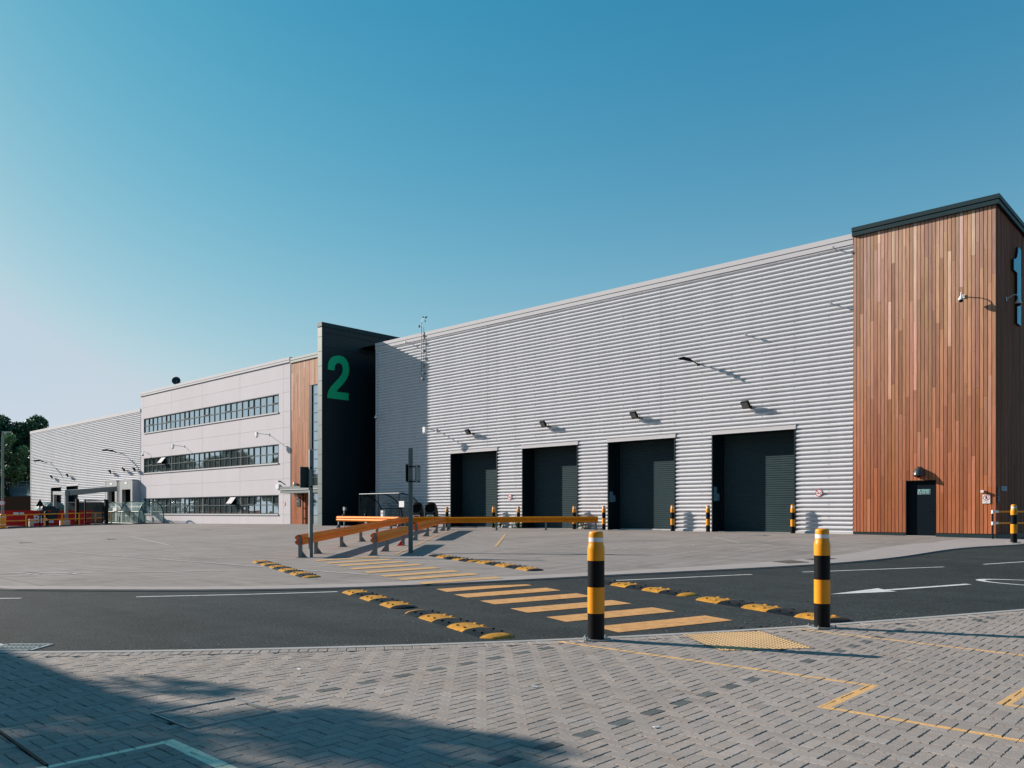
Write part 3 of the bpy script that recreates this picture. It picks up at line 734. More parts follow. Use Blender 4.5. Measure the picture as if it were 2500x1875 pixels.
# numeral 1 on the tower side
n1 = MB(); X1f = TX1+.10
o1 = [(38.33, 9.26), (39.02, 9.26), (39.02, 12.43), (38.50, 12.43), (38.44, 12.2), (38.30, 11.98), (38.08, 11.83), (37.70, 11.76), (37.70, 11.32), (38.33, 11.32)]
n1.poly([(X1f, y, z) for y, z in o1], None, 0)
nn_ = len(o1); n1.add([(X1f, y, z) for y, z in o1]+[(X1f-.075, y, z) for y, z in o1], [(i, i+nn_, (i+1) % nn_+nn_, (i+1) % nn_) for i in range(nn_)], 1)
n1.build('numeral_one', [TEALP, GREEND], hall)

# ------------------------------------------------ office block
off = thing('office_block', 'pale panelled three storey office with ribbon windows and a dark slab wall marked 2', 'office building', (-66, 35.3, .5))
OX0, OX1 = -85.45, -56.95; PX = [OX0, -84.75, -78.38, -71.92, -64.98, -58.0, OX1]
WX0, WX1 = -84.7, -58.75
ow = MB(); ro = random.Random(9)
def panel(x0, x1, za, zb):
    g = .011; t = ro.uniform(.985, 1.015)
    ow.box(x0+g, x1-g, FY-.06, FY, za+.006, zb-.006, 0, (t, t, t))
bands = [(.42, 1.30), (2.92, 4.2), (4.2, 5.48), (7.06, 8.35), (8.35, 9.62), (11.16, 12.3), (12.3, 13.5)]
for za, zb in bands:
    for a, b in zip(PX[1:-1], PX[2:]):
        if za < 2 and b <= -78.3: panel(a, b, za, zb); continue
        panel(a, b, za, zb)
    panel(PX[0], PX[1], za, zb)
for za, zb in ((1.30, 2.92), (5.48, 7.06), (9.62, 11.16)):
    panel(PX[0], PX[1], za, zb); ow.box(WX1+.01, PX[-2]-.012, FY-.06, FY, za+.002, zb-.002, 0); panel(PX[-2], PX[-1], za, zb)
for x in PX[1:-1]: ow.box(x-.02, x+.02, FY-.035, FY-.03, .42, 13.5, 1)
ow.box(OX0, OX1, FY, FY+.04, .3, 1.30, 1); ow.box(OX0, OX1, FY, FY+.04, 2.92, 5.48, 1); ow.box(OX0, OX1, FY, FY+.04, 7.06, 9.62, 1); ow.box(OX0, OX1, FY, FY+.04, 11.16, 13.6, 1)
ow.box(OX0, WX0, FY, FY+.04, 1.3, 11.2, 1); ow.box(WX1, OX1, FY, FY+.04, 1.3, 11.2, 1)
offw = ow.build('panel_wall', [OFFICE, JOINT], off)
sb = MB(); sb.box(OX0, OX0+.1, FY+.04, 60, .2, 13.5, 0); sb.box(OX0, -46, 59.9, 60, .2, 13.5, 0); sb.box(OX0, -46.0, FY+.35, 60, 13.4, 13.5, 0); sb.build('rear_body', OFFICE, off)
oc = MB()
oc.box(OX0-.15, OX1, FY-.16, FY+.4, 13.70, 13.92, 0); oc.box(OX0-.14, OX1, FY-.12, FY+.3, 13.67, 13.70, 1); oc.box(OX0-.15, OX1, FY-.15, FY+.35, 13.52, 13.67, 0)
oc.build('parapet_coping', [SILVER_TRIM, JOINT], off)
bl = MB(); bl.box(OX0, OX1, FY-.03, FY+.05, .1, .43); bl.build('base_course', BLACKM, off)
for zs_, zh in ((1.30, 2.92), (5.48, 7.06), (9.62, 11.16)):
    s = MB(); s.box(WX0-.03, WX1+.05, FY-.13, FY+.05, zs_, zs_+.05); s.box(WX0-.03, WX1+.05, FY-.14, FY-.12, zs_-.05, zs_+.05)
    s.build('window_sill', SILVER_TRIM, off)
    s = MB(); s.box(WX0-.03, WX1+.05, FY-.07, FY+.10, zh-.06, zh); s.box(WX1, WX1+.03, FY-.07, FY+.1, zs_+.05, zh-.06); s.build('window_head', SLATE, off)
FRAMEM = mat('window_frame_paint', (.055, .085, .09), rough=.6, spec=.1); NW = 26; ww = (WX1-WX0)/NW
for ri, (zs_, zh) in enumerate(((1.35, 2.86), (5.53, 7.0), (9.67, 11.1))):
    hgt = zh-zs_; zm = zs_+hgt*.50
    protos = {}
    for i in range(NW):
        op = (ri == 1 and i == 4) or (ri == 0 and i == 18)
        kind = 'open' if op else ('vent' if i % 4 == 1 else 'plain')
        x0 = WX0+i*ww
        if kind in protos and kind != 'open':
            src, sx = protos[kind]; c = copy_tree(src, off); c.location.x = src.location.x+(x0-sx); continue
        f = MB(); y0_, y1_ = FY-.01, FY+.06
        f.box(x0, x0+.03, y0_, y1_, zs_, zh); f.box(x0+ww-.03, x0+ww, y0_, y1_, zs_, zh)
        f.box(x0+.03, x0+ww-.03, y0_, y1_, zs_, zs_+.05); f.box(x0+.03, x0+ww-.03, y0_, y1_, zh-.05, zh); f.box(x0+.03, x0+ww-.03, y0_, y1_, zm-.035, zm+.035)
        if kind == 'vent':
            f.box(x0+.06, x0+ww-.06, y0_-.03, y0_, zm+.04, zm+.10); f.box(x0+.03, x0+.08, y0_-.02, y0_, zm+.05, zh-.05); f.box(x0+ww-.08, x0+ww-.03, y0_-.02, y0_, zm+.05, zh-.05)
        wo = f.build('window', FRAMEM, off)
        g = MB(); yg = FY+.045
        g.add([(x0+.03, yg, zs_+.05), (x0+ww-.03, yg, zs_+.05), (x0+ww-.03, yg, zm-.035), (x0+.03, yg, zm-.035)], [(0, 1, 2, 3)])
        if kind != 'open': g.add([(x0+.03, yg, zm+.035), (x0+ww-.03, yg, zm+.035), (x0+ww-.03, yg, zh-.05), (x0+.03, yg, zh-.05)], [(0, 1, 2, 3)])
        g.build('pane', GLASS, wo)
        if kind == 'open':
            s = MB(); hh = hgt*.5-.05; a = R(38)
            c = (x0+ww/2, FY-.02-math.sin(a)*hh/2, zh-.05-math.cos(a)*hh/2)
            s.obox(c, (ww-.06, .03, hh), (-a, 0, 0)); s.build('open_sash', SILVER_TRIM, wo); tag(wo, 'window with its top sash pushed open')
        protos[kind] = (wo, x0)
rm = MB(); rm.box(WX0, WX1, FY+2.5, FY+2.55, .6, 13); 
for z in (4.2, 8.3): rm.box(WX0, WX1, FY+.1, FY+2.5, z, z+.1)
rm.build('interior_partition', mat('dim_interior', (.10, .12, .12)), off)
# timber strip with tall stair window
wf = MB(); WL, WRt = OX1+.0, -48.62
VX0, VX1, VZ = -54.31, -48.62, 11.34
nbo = 27; wdo = (VX0-WL)/nbo
boards(wf, (WL, FY-.03, 0), (1, 0, 0), nbo, wdo, .52, 13.42, (0, -1, 0), None, seed=12, gap=.012)
wf2n = 40; boards(wf, (VX0, FY-.03, 0), (1, 0, 0), wf2n, (WRt-VX0)/wf2n, VZ, 13.42, (0, -1, 0), None, seed=13, gap=.012)
wf.build('timber_strip', WOOD, off)
fb = MB(); fb.box(WL, VX0, FY-.004, FY+.03, .4, 13.5); fb.box(VX0, WRt, FY-.004, FY+.03, VZ, 13.5); fb.build('strip_membrane', BACK, off)
fc = MB(); fc.box(WL+.01, WRt, FY-.13, FY+.4, 13.62, 13.80); fc.box(WL+.01, WRt, FY-.08, FY+.3, 13.58, 13.62); fc.box(WL+.01, WRt, FY-.12, FY+.35, 13.42, 13.58); fc.build('timber_coping', SLATE_LT, off)
st = MB(); st.box(VX0-.02, VX0+.34, FY-.03, FY+.06, .45, VZ+.02); st.box(VX0, WRt, FY-.05, FY+.1, VZ, VZ+.04)
z = VZ
while z > 3.6: st.box(VX0+.34, WRt, FY+.01, FY+.05, z-.025, z+.025); z -= .715
for x in (VX0+1.3, VX0+2.6, VX0+3.9): st.box(x-.03, x+.03, FY+.01, FY+.05, .5, VZ)
sg_ = st.build('stair_window', SLATE, off)
g = MB(); g.add([(VX0+.3, FY+.055, .5), (WRt, FY+.055, .5), (WRt, FY+.055, VZ), (VX0+.3, FY+.055, VZ)], [(0, 1, 2, 3)]); g.build('stair_glass', GLASS2, sg_)
cn = MB(); cn.box(-56.55, WRt, FY-1.25, FY-.05, 3.28, 3.50, 0); cn.box(-56.57, WRt, FY-1.27, FY-.05, 3.22, 3.28, 1); cn.box(-56.55, WRt, FY-1.22, FY-.05, 2.98, 3.22, 0)
cn.build('entrance_canopy', [SLATE_LT, SILVER_TRIM], off)
dp = MB(); dp.tube([(-55.0, FY-.16, .5), (-55.0, FY-.16, 2.98)], .05, 8); dp.tube([(-54.75, FY-.1, .5), (-54.75, FY-.1, 2.9)], .02, 6)
for z in (1.0, 1.8, 2.5): dp.box(-55.06, -54.94, FY-.12, FY-.03, z, z+.05)
dp.build('downpipe', BLACKM, off)
# slab wall with the 2
wg = MB(); GX0, GX1, GY0, GY1, GZ = -48.58, -48.10, 32.27, 52.0, 14.80
wg.box(GX0, GX1, GY0, GY1, .4, GZ-.30, 0)
zc_ = [.4+1.03*i for i in range(1, 14)]
wg.build('slab_wall', SLATE_DK, off)
we = MB(); zz = [.5]+zc_+[GZ-.35]
for a, b in zip(zz[:-1], zz[1:]): 
    if b > a+.02: we.box(GX0-.02, GX1+.012, GY0-.03, GY0-.0, a+.012, b-.012)
we.build('slab_end_panels', SLATE_LT, off)
wc = MB(); wc.box(GX0-.05, GX1+.05, GY0-.06, GY1, GZ-.30, GZ, 0)
for z in (14.10, 13.08): wc.box(GX1, GX1+.006, GY0+.0, GY1, z-.018, z+.018, 1)
wc.build('slab_coping', [SLATE, BACK], off)
TWO = [(32.72, 11.53), (32.74, 11.89), (32.81, 12.14), (32.98, 12.38), (33.24, 12.54), (33.62, 12.64), (34.0, 12.62), (34.29, 12.45), (34.46, 12.16), (34.52, 11.77), (34.47, 11.41), (34.34, 11.11), (34.12, 10.8), (33.83, 10.49), (33.58, 10.25), (33.41, 10.05), (34.47, 10.05), (34.47, 9.53), (32.68, 9.53), (32.7, 9.8), (32.79, 10.06), (32.95, 10.32), (33.24, 10.63), (33.58, 10.96), (33.83, 11.26), (33.95, 11.52), (33.98, 11.77), (33.94, 11.95), (33.83, 12.07), (33.68, 12.12), (33.51, 12.08), (33.37, 11.97), (33.29, 11.82), (33.26, 11.53)]
n2 = MB(); n2.poly([(GX1+.05, y, z) for y, z in TWO], (-.04, 0, 0)); n2.build('numeral_two', GREENN, off)

# ------------------------------------------------ far hall
far = thing('far_warehouse', 'distant silver ribbed warehouse beyond the pale office with dock shelters and two dark doors', 'warehouse', (-103, 35.3, .3))
fw = MB(); FX0, FX1 = -120.6, -85.5
fdoors = [(-112.7, -109.0, 4.62), (-107.2, -103.3, 4.68)]
for a, b in ((FX0, -112.7), (-109.0, -107.2), (-103.3, FX1)): corr(fw, a, b, .2, 4.66, n=6, pitch=.2)
corr(fw, FX0, FX1, 4.66, 11.95, n=6, pitch=.2)
fw.build('ribbed_wall', SILVER, far)
fc_ = MB(); fc_.box(FX0-.1, FX1, FY-.13, FY+.4, 11.95, 12.28); fc_.box(FX0-.08, FX0+.04, FY-.09, FY+.2, .2, 12.0); fc_.build('parapet_coping', SILVER_TRIM, far)
fbk = MB(); fbk.box(FX0, FX1, FY+.02+.9, FY+.95, .1, 12); fbk.box(FX0, FX0+.1, FY+.05, 70, .1, 12); fbk.box(FX0, FX1, FY+.3, 70, 11.9, 12.0); fbk.build('rear_body', SILVER_TRIM, far)
for a, b, zt_ in fdoors:
    q = MB(); q.box(a, b, FY+.6, FY+.65, .2, zt_, 0); q.box(a-.05, b+.05, FY-.1, FY-.02, zt_-.02, zt_+.14, 1); q.box(a, a+.05, FY-.05, FY+.6, .2, zt_, 0); q.box(b-.05, b, FY-.05, FY+.6, .2, zt_, 0)
    q.build('roller_door', [SLATE_DK, SILVER_TRIM], far)
for a, b in ((-93.2, -90.05), (-89.4, -85.95)):
    q = MB(); yF = FY-.75
    q.box(a, a+.12, yF, FY, .5, 4.85, 1); q.box(b-.12, b, yF, FY, .5, 4.85, 1); q.box(a, b, yF, FY, 4.8, 4.88, 1)
    q.box(a+.12, b-.12, yF+.02, yF+.06, 3.9, 4.8, 0); q.box(a+.12, a+.75, yF+.02, yF+.06, .5, 3.9, 0); q.box(b-.5, b-.12, yF+.02, yF+.06, .5, 3.9, 0)
    q.box(a+.12, b-.12, FY-.1, FY-.05, .3, 4.8, 2); q.box((a+b)/2-.3, (a+b)/2+.4, yF+.0, yF+.02, 4.45, 4.68, 3)
    q.build('dock_shelter', [GALV, SILVER_TRIM, BLACKM, SIGNW], far)

# ================================================================== OBJECTS
# ------------------------------------------------ bollards
def bollard(label, plate, group):
    t = thing('bollard', label, 'bollard', (0, 0, 0), group)
    r = .1
    for za_, zb_ in ((0, .318), (.624, .942)):
        p = MB(); p.lathe([(r, za_), (r, zb_)], 28, cap=False); p.build('black_band', BLACKP, t)
    q = MB(); q.lathe([(r+.001, .316), (r+.001, .626)], 28, cap=False); q.build('yellow_band', YELLOWP, t)
    c = MB(); c.lathe([(r+.001, .940), (r+.002, 1.075), (r-.001, 1.10), (.090, 1.135), (.0865, 1.155), (.0865, 1.165)], 28, cap=False)
    c.lathe([(.0865, 1.212), (.0865, 1.262), (.083, 1.275), (.070, 1.284), (.04, 1.289), (.001, 1.290)], 28, cap=False); c.build('cap', YELLOWP, t)
    b = MB(); b.lathe([(.0872, 1.163), (.0872, 1.214)], 28, cap=False); b.build('reflective_band', WHITER, t)
    if plate:
        pl_ = MB(); pl_.box(-.15, .15, -.15, .15, 0, .012); pb = pl_.build('base_plate', GALV, t)
        for sx, sy in ((-1, -1), (1, -1), (1, 1), (-1, 1)):
            bo = MB(); bo.lathe([(.017, .012), (.017, .026), (.008, .027), (.008, .04), (.001, .041)], 6, (sx*.12, sy*.12, 0), cap=False, smooth=False); bo.build('bolt', GALV, pb)
    return t
b1 = bollard('large black and yellow bollard at the paving edge, nearest the tactile slab on its left', True, 'bollards at the near kerb')
b1.location = (-5.80, 7.71, .004); b1.rotation_euler.z = R(40)
b2 = copy_tree(b1); b2.location = (-4.20, 10.46, z0(-4.2, 10.46)+.004); b2.rotation_euler.z = R(52)
tag(b2, 'large black and yellow bollard at the kerb beside the painted road arrow')
db = bollard('x', False, 'bollards guarding the roller doors')
DL = ['far bollard left of the leftmost roller door, half hidden behind the orange rail', 'bollard at the right jamb of the leftmost roller door', 'bollard left of the second roller door, behind the orange rail',
      'bollard at the right jamb of the second roller door, behind the rail', 'bollard at the free right end of the long orange guard rail', 'bollard at the right jamb of the third roller door',
      'bollard at the left jamb of the rightmost roller door', 'bollard at the right jamb of the rightmost roller door']
for i, x in enumerate((-38.12, -33.97, -31.94, -27.77, -25.76, -21.53, -19.56, -15.34)):
    o = db if i == 0 else copy_tree(db)
    o.location = (x, 34.93, z0(x, 34.93)-.01); o.rotation_euler.z = i*.7; tag(o, DL[i])
b3 = copy_tree(b1); b3.location = (-6.13, 31.48, z0(-6.13, 31.48)+.01); tag(b3, 'black and yellow bollard in front of the yellow hand rail at the tower corner', group='bollards at the near kerb'); b3['group'] = 'bollards'
del b3['group']

# ------------------------------------------------ guard rails
WP = [(.405, .0), (.425, .012), (.445, .050), (.485, .078), (.515, .072), (.545, .035), (.565, .018), (.585, .035), (.615, .072), (.645, .078), (.685, .050), (.705, .012), (.725, .0)]
def beam(t, pts, side, base=.06):
    mb = MB(); rows = []
    P2 = []
    for (x0, y0), (x1, y1) in zip(pts[:-1], pts[1:]):
        n_ = max(1, int(math.hypot(x1-x0, y1-y0)/.5)); P2 += [(x0+(x1-x0)*i/n_, y0+(y1-y0)*i/n_) for i in range(n_)]
    P2.append(pts[-1])
    for th in (0, .006):
        for i, p in enumerate(P2):
            a = P2[max(0, i-1)]; b = P2[min(len(P2)-1, i+1)]
            d = Vector((b[0]-a[0], b[1]-a[1])).normalized(); n_ = Vector((d.y, -d.x))*side
            rows.append([(p[0]+n_.x*(base+o_+th), p[1]+n_.y*(base+o_+th), z0(*p)+h) for h, o_ in WP])
    m_ = len(WP); N = len(P2); v = [q for r_ in rows for q in r_]; f = []
    for k in (0, 1):
        for i in range(N-1):
            for j in range(m_-1):
                a = (k*N+i)*m_+j; f.append((a, a+1, a+m_+1, a+m_))
    mb.add(v, f, smooth=True)
    e = []
    for i in (0, N-1):
        for j in range(m_-1): e.append((i*m_+j, i*m_+j+1, (N+i)*m_+j+1, (N+i)*m_+j))
    for i in range(N-1):
        for j in (0, m_-1): e.append((i*m_+j, (i+1)*m_+j, (N+i+1)*m_+j, (N+i)*m_+j))
    mb.add(v, e)
    o = mb.build('beam', RAILC, t)
    return o
def posts(t, pts, sides=(1, -1), first=.12, step=1.78, red=None, at=None, sgn=1):
    out_ = []
    for (x0, y0), (x1, y1) in zip(pts[:-1], pts[1:]):
        L = math.hypot(x1-x0, y1-y0); d = Vector((x1-x0, y1-y0, 0))/L; n_ = Vector((d.y, -d.x, 0))
        s_ = first
        n_posts = max(2, round((L-2*first)/step)+1)
        for s_ in (at or [first+(L-2*first)*k/(n_posts-1) for k in range(n_posts)]):
            c = Vector((x0, y0, 0))+d*s_; zb = z0(c.x, c.y)
            out_.append((c, d, n_, zb))
    for k, (c, d, n_, zb) in enumerate(out_):
        mb = MB(); w2, h2 = .055, .06
        # channel section: web plus two flanges
        def pb(a0, a1, b0, b1, z_0, z_1, mi=0):
            p = [c+n_*a+d*b for a, b in ((a0, b0), (a1, b0), (a1, b1), (a0, b1))]
            v = [(q.x, q.y, zb+z_0) for q in p]+[(q.x, q.y, zb+z_1) for q in p]
            mb.add(v, [(0, 1, 2, 3), (4, 7, 6, 5), (0, 4, 5, 1), (1, 5, 6, 2), (2, 6, 7, 3), (3, 7, 4, 0)], mi)
        pb(-.055, .055, -.045, -.037, .01, .72); pb(-.055, -.048, -.037, .045, .01, .72); pb(.048, .055, -.037, .045, .01, .72)
        g = [c+n_*(.055*sgn), c+n_*(.22*sgn)]
        q = [(g[0].x, g[0].y, zb+.01), (g[1].x, g[1].y, zb+.01), (g[0].x, g[0].y, zb+.22)]
        mb.poly(q, d*.01, 1)
        po = mb.build('post', [POLE, POLE if k != red else REDP], t)
        if k == red: tag(po, 'post with a red painted foot')
        mb = MB(); pb(-.12 if sgn > 0 else -.24, .24 if sgn > 0 else .12, -.10, .10, 0, .012); bp_ = mb.build('base_plate', GALV if k != red else REDP, po)
RAILS = []
def rail(label, pts, sides, red=None, step=1.78, at=None, sgn=1):
    t = thing('guard_rail', label, 'guard rail', (pts[0][0], pts[0][1], z0(*pts[0])), 'orange crash rails in the yard')
    for s_ in sides: beam(t, pts, s_)
    posts(t, pts, sides, red=red, step=step, at=at, sgn=sgn)
    return t
rail('long double sided orange guard rail starting beside the thin grey pole', [(-22.12, 14.0), (-35.2, 29.1)], (1, -1), at=(.12, 1.9, 5.4, 8.7, 12.1, 15.6, 19.8))
rail('short orange guard rail between the crossing and the thick grey pole, with one red post', [(-20.67, 15.83), (-24.35, 20.15)], (1, -1), red=2, at=(.12, 2.0, 5.1), sgn=-1)
rail('orange guard rail beyond the thick grey pole, joining the long rail at a corner', [(-26.02, 22.07), (-32.10, 29.22)], (1, -1), at=(.12, 3.35, 6.4, 9.2), sgn=-1)
rail('long orange guard rail crossing in front of the two leftmost roller doors', [(-32.15, 29.35), (-25.72, 34.36)], (1,), step=2.9)
rail('short orange guard rail in front of the black litter hoods', [(-35.3, 29.3), (-33.3, 30.85)], (1,))
rail('bright orange guard rail catching the sun in front of the dark slab wall and shelter', [(-42.8, 29.9), (-35.9, 29.25)], (1,), step=3.4)

# ------------------------------------------------ speed humps
def hump(label, a, b, seq, capa, capb, zo, grp):
    ax, ay = a; bx, by = b; L = math.hypot(bx-ax, by-ay); d = Vector(((bx-ax)/L, (by-ay)/L, 0)); n_ = Vector((-d.y, d.x, 0)); W = .225; H = .043
    t = thing('speed_hump', label, 'speed hump', (ax, ay, z0(ax, ay)+zo), grp)
    la = .2 if capa else 0; lb = .2 if capb else 0; sl = (L-la-lb)/len(seq)
    NP = 10
    def prof(u): return H*(1-u*u)**.62 if abs(u) < 1 else 0
    def seg_mb(s0, s1, cap=0):
        mb = MB(); M_ = 6; rows = []
        for i in range(M_+1):
            s_ = s0+(s1-s0)*i/M_; fr = 1
            if cap: 
                q = i/M_ if cap > 0 else 1-i/M_
                fr = math.sqrt(max(0, 1-q*q))
            row = []
            for j in range(NP+1):
                u = -1+2*j/NP; c = Vector((ax, ay, 0))+d*s_+n_*(u*W*max(fr, .02)); row.append((c.x, c.y, z0(c.x, c.y)+zo+.002+prof(u)*fr**1.2+.004*fr))
            rows.append(row)
        v = [p for r_ in rows for p in r_]; m_ = NP+1
        mb.add(v, [(i*m_+j, i*m_+j+1, (i+1)*m_+j+1, (i+1)*m_+j) for i in range(M_) for j in range(NP)], smooth=True)
        for e in (0, M_):   # end skirts
            r_ = rows[e]; mb.add(r_+[(x, y, z-.05) for x, y, z in r_], [(j, j+1, m_+j+1, m_+j) for j in range(NP)])
        for e in (0, NP):
            cl = [r_[e] for r_ in rows]; mb.add(cl+[(x, y, z-.03) for x, y, z in cl], [(j, j+1, M_+1+j+1, M_+1+j) for j in range(M_)])
        return mb
    s_ = la
    for k, ch_ in enumerate(seq):
        mb = seg_mb(s_+.004, s_+sl-.004); nm = 'yellow_segment' if ch_ == 'y' else 'black_segment'
        so = mb.build(nm, HY if ch_ == 'y' else HB, t)
        for side in (1, -1):
            for q in (.28, .72):
                c = Vector((ax, ay, 0))+d*(s_+sl*q)+n_*(side*W*.62)
                r_ = MB(); r_.obox((c.x, c.y, z0(c.x, c.y)+zo+.002+prof(.62)+.012), (.07, .035, .016), (0, 0, math.atan2(d.y, d.x))); r_.build('reflector_stud', HB if ch_ == 'k' else HYD, so)
        s_ += sl
    if capa: seg_mb(la, 0.0, 1).build('end_cap', HY if capa == 'y' else HB, t)
    if capb: seg_mb(L-lb, L, 1).build('end_cap', HY if capb == 'y' else HB, t)
def ridged(name, c, rough):
    m, n, l, b = new_mat(name)
    g = n.new('ShaderNodeNewGeometry')
    mp = n.new('ShaderNodeMapping'); mp.inputs['Rotation'].default_value = (0, 0, R(-20+45)); mp.inputs['Scale'].default_value = (1, 1, 0); l.new(g.outputs['Position'], mp.inputs['Vector'])
    wv = n.new('ShaderNodeTexChecker'); wv.inputs['Scale'].default_value = 34; l.new(mp.outputs[0], wv.inputs['Vector'])
    nz = n.new('ShaderNodeTexNoise'); nz.inputs['Scale'].default_value = 12; nz.inputs['Detail'].default_value = 7; l.new(g.outputs['Position'], nz.inputs['Vector'])
    r = n.new('ShaderNodeMapRange'); r.inputs[1].default_value = .3; r.inputs[2].default_value = .7; r.inputs[3].default_value = .6; r.inputs[4].default_value = 1.15; l.new(nz.outputs[0], r.inputs[0])
    s_ = n.new('ShaderNodeVectorMath'); s_.operation = 'SCALE'; s_.inputs[0].default_value = c; l.new(r.outputs[0], s_.inputs['Scale']); l.new(s_.outputs[0], b.inputs['Base Color'])
    b.inputs['Roughness'].default_value = rough; b.inputs['Specular IOR Level'].default_value = .12
    bp = n.new('ShaderNodeBump'); bp.inputs['Strength'].default_value = .8; bp.inputs['Distance'].default_value = .006; l.new(wv.outputs[1], bp.inputs['Height']); l.new(bp.outputs[0], b.inputs['Normal'])
    return m
HY = ridged('hump_yellow', (.50, .245, .035), .6); HB = ridged('hump_black', (.008, .009, .010), .45); HYD = mat('stud_yellow', (.40, .19, .02), rough=.4)
rz = -.032; GH = 'rubber speed humps'
hump('speed hump on the road left of the crossing, nearest the paving', (-9.66, 8.18), (-6.80, 7.16), 'kykyk', 'y', 'y', rz, GH)
hump('speed hump on the road left of the crossing, nearer the yard', (-12.85, 9.33), (-10.02, 8.33), 'ykyky', None, 'k', rz, GH)
hump('left speed hump on the concrete, far half by the guard rail end', (-21.95, 12.50), (-19.05, 11.50), 'ykyky', 'y', None, 0.0, GH)
hump('left speed hump on the concrete, near half by the road', (-19.0, 11.48), (-15.88, 10.42), 'kykyk', None, 'y', 0.0, GH)
hump('right speed hump on the concrete, far half near the thick grey pole', (-19.10, 16.90), (-16.05, 15.82), 'kykyk', 'k', 'y', 0.0, GH)
hump('right speed hump on the concrete, near half with a black end', (-15.86, 15.86), (-12.80, 14.72), 'ykyky', None, 'k', 0.0, GH)
hump('speed hump on the road right of the crossing, nearer the yard behind the left bollard', (-10.15, 13.80), (-7.45, 12.78), 'kykyk', None, 'y', rz, GH)
hump('speed hump on the road right of the crossing, half hidden by the right bollard', (-7.05, 12.52), (-4.20, 11.33), 'ykyky', None, 'k', rz, GH)

# ------------------------------------------------ sign poles
def chan_pole(mb, c, w_, d_, z_0, z_1, rot):
    # H section post
    for off_, sz in (((0, 0), (w_, .012)), ((-w_/2, 0), (.012, d_)), ((w_/2, 0), (.012, d_))):
        ca, sa = math.cos(rot), math.sin(rot)
        mb.obox((c[0]+off_[0]*ca, c[1]+off_[0]*sa, (z_0+z_1)/2), (sz[0], sz[1], z_1-z_0), (0, 0, rot))
p1 = thing('sign_pole', 'thin grey steel pole at the left guard rail end with a sign back', 'pole', (-22.06, 14.38, z0(-22, 14.4)))
q = MB(); chan_pole(q, (-22.06, 14.38), .10, .10, z0(-22, 14.4), 3.50, R(75)); q.build('post', POLE, p1)
q = MB(); q.obox((-22.22, 14.30, 2.62), (.36, .03, .66), (0, 0, R(75))); s1_ = q.build('sign_panel', SLATE, p1)
q = MB(); q.bar((-22.28, 14.25, 2.92), (-22.02, 14.40, 2.92), .03, .05); q.bar((-22.28, 14.25, 2.32), (-22.02, 14.40, 2.32), .03, .05); q.build('bracket', BLACKM, s1_)
p2 = thing('sign_pole', 'thick grey steel pole at the guard rail gap with narrow sign backs', 'pole', (-20.61, 17.26, z0(-20.6, 17.3)))
q = MB(); chan_pole(q, (-20.61, 17.26), .13, .13, z0(-20.6, 17.3), 3.64, R(45)); q.build('post', POLE, p2)
q = MB(); q.obox((-20.61+.17, 17.26+.16, 2.78), (.05, .20, .58), (0, 0, R(0))); s2_ = q.build('sign_box', POLE, p2)
q = MB(); q.bar((-20.61-.1, 17.26-.1, 3.02), (-20.61+.22, 17.26+.20, 3.02), .05, .04); q.bar((-20.61-.1, 17.26-.1, 2.53), (-20.61+.22, 17.26+.20, 2.53), .05, .04); q.build('bracket', BLACKM, s2_)
q = MB(); q.obox((-20.61-.10, 17.26-.08, 2.82), (.025, .12, .56), (0, 0, R(10))); q.build('sign_panel', BLACKM, p2)

# ------------------------------------------------ wall lights and cameras on the halls
def floodlight(label, x, y, z, s=1.0, grp='floodlights above the roller doors'):
    t = thing('floodlight', label, 'floodlight', (x, y, z), grp)
    return t
fl = thing('floodlight', 'x', 'floodlight', (0, 0, 0), 'floodlights above the roller doors')
q = MB(); q.obox((0, -.34, .0), (.44, .10, .36), (R(33), 0, 0)); q.obox((0, -.28, .035), (.26, .10, .2), (R(33), 0, 0)); hd_ = q.build('housing', BLACKM, fl)
q = MB(); q.obox((0, -.34-.052*math.cos(R(33)), -.052*math.sin(R(33))), (.36, .006, .28), (R(33), 0, 0)); q.build('lens', LAMPG, hd_)
q = MB(); q.bar((0, .0, -.10), (0, -.26, -.14), .05, .035); q.box(-.07, .07, -.02, .0, -.2, .0); q.bar((-.24, -.30, -.05), (.24, -.30, -.05), .03, .05); q.build('bracket', BLACKM, fl)
for i, (x, z, s_) in enumerate(((-36.10, 6.50, 'leftmost'), (-29.92, 6.53, 'second'), (-23.72, 6.54, 'third'), (-17.50, 6.51, 'rightmost'))):
    o = fl if i == 0 else copy_tree(fl); o.location = (x, FY-.06, z); o.rotation_euler.z = R(-16); tag(o, f'black floodlight on the ribbed wall above the {s_} roller door')
for x, z, lb in ((-111.2, 5.9, 'far floodlight above the leftmost dark door of the distant hall'), (-105.7, 5.95, 'far floodlight above the second dark door of the distant hall'), (-92.6, 5.95, 'far floodlight above the left dock shelter'), (-88.9, 6.05, 'far floodlight above the right dock shelter'), (-86.2, 6.0, 'far floodlight tucked beside the pale office corner')):
    o = copy_tree(fl); o.location = (x, FY-.05, z); o.scale = (1.25, 1.25, 1.25); tag(o, lb, group='floodlights on the distant hall')
def arm_light(label, x, z, y=FY-.06, sc_=1.0):
    t = thing('wall_lantern', label, 'lamp', (x, y, z))
    q = MB(); q.tube([(x, y, z), (x-.02, y-.22, z+.03), (x-.1*sc_, y-.42*sc_, z+.10)], .03, 8); q.box(x-.07, x+.07, y-.02, y, z-.12, z+.12); q.build('arm', BLACKM, t)
    hp = [(x-.10*sc_, y-.40*sc_, z+.10), (x-.2*sc_, y-.62*sc_, z+.17*sc_), (x-.32*sc_, y-.90*sc_, z+.20*sc_), (x-.44*sc_, y-1.15*sc_, z+.17*sc_)]
    q = MB(); q.tube(hp, [.04, .085, .09, .03], 10); q.build('lamp_head', BLACKM, t)
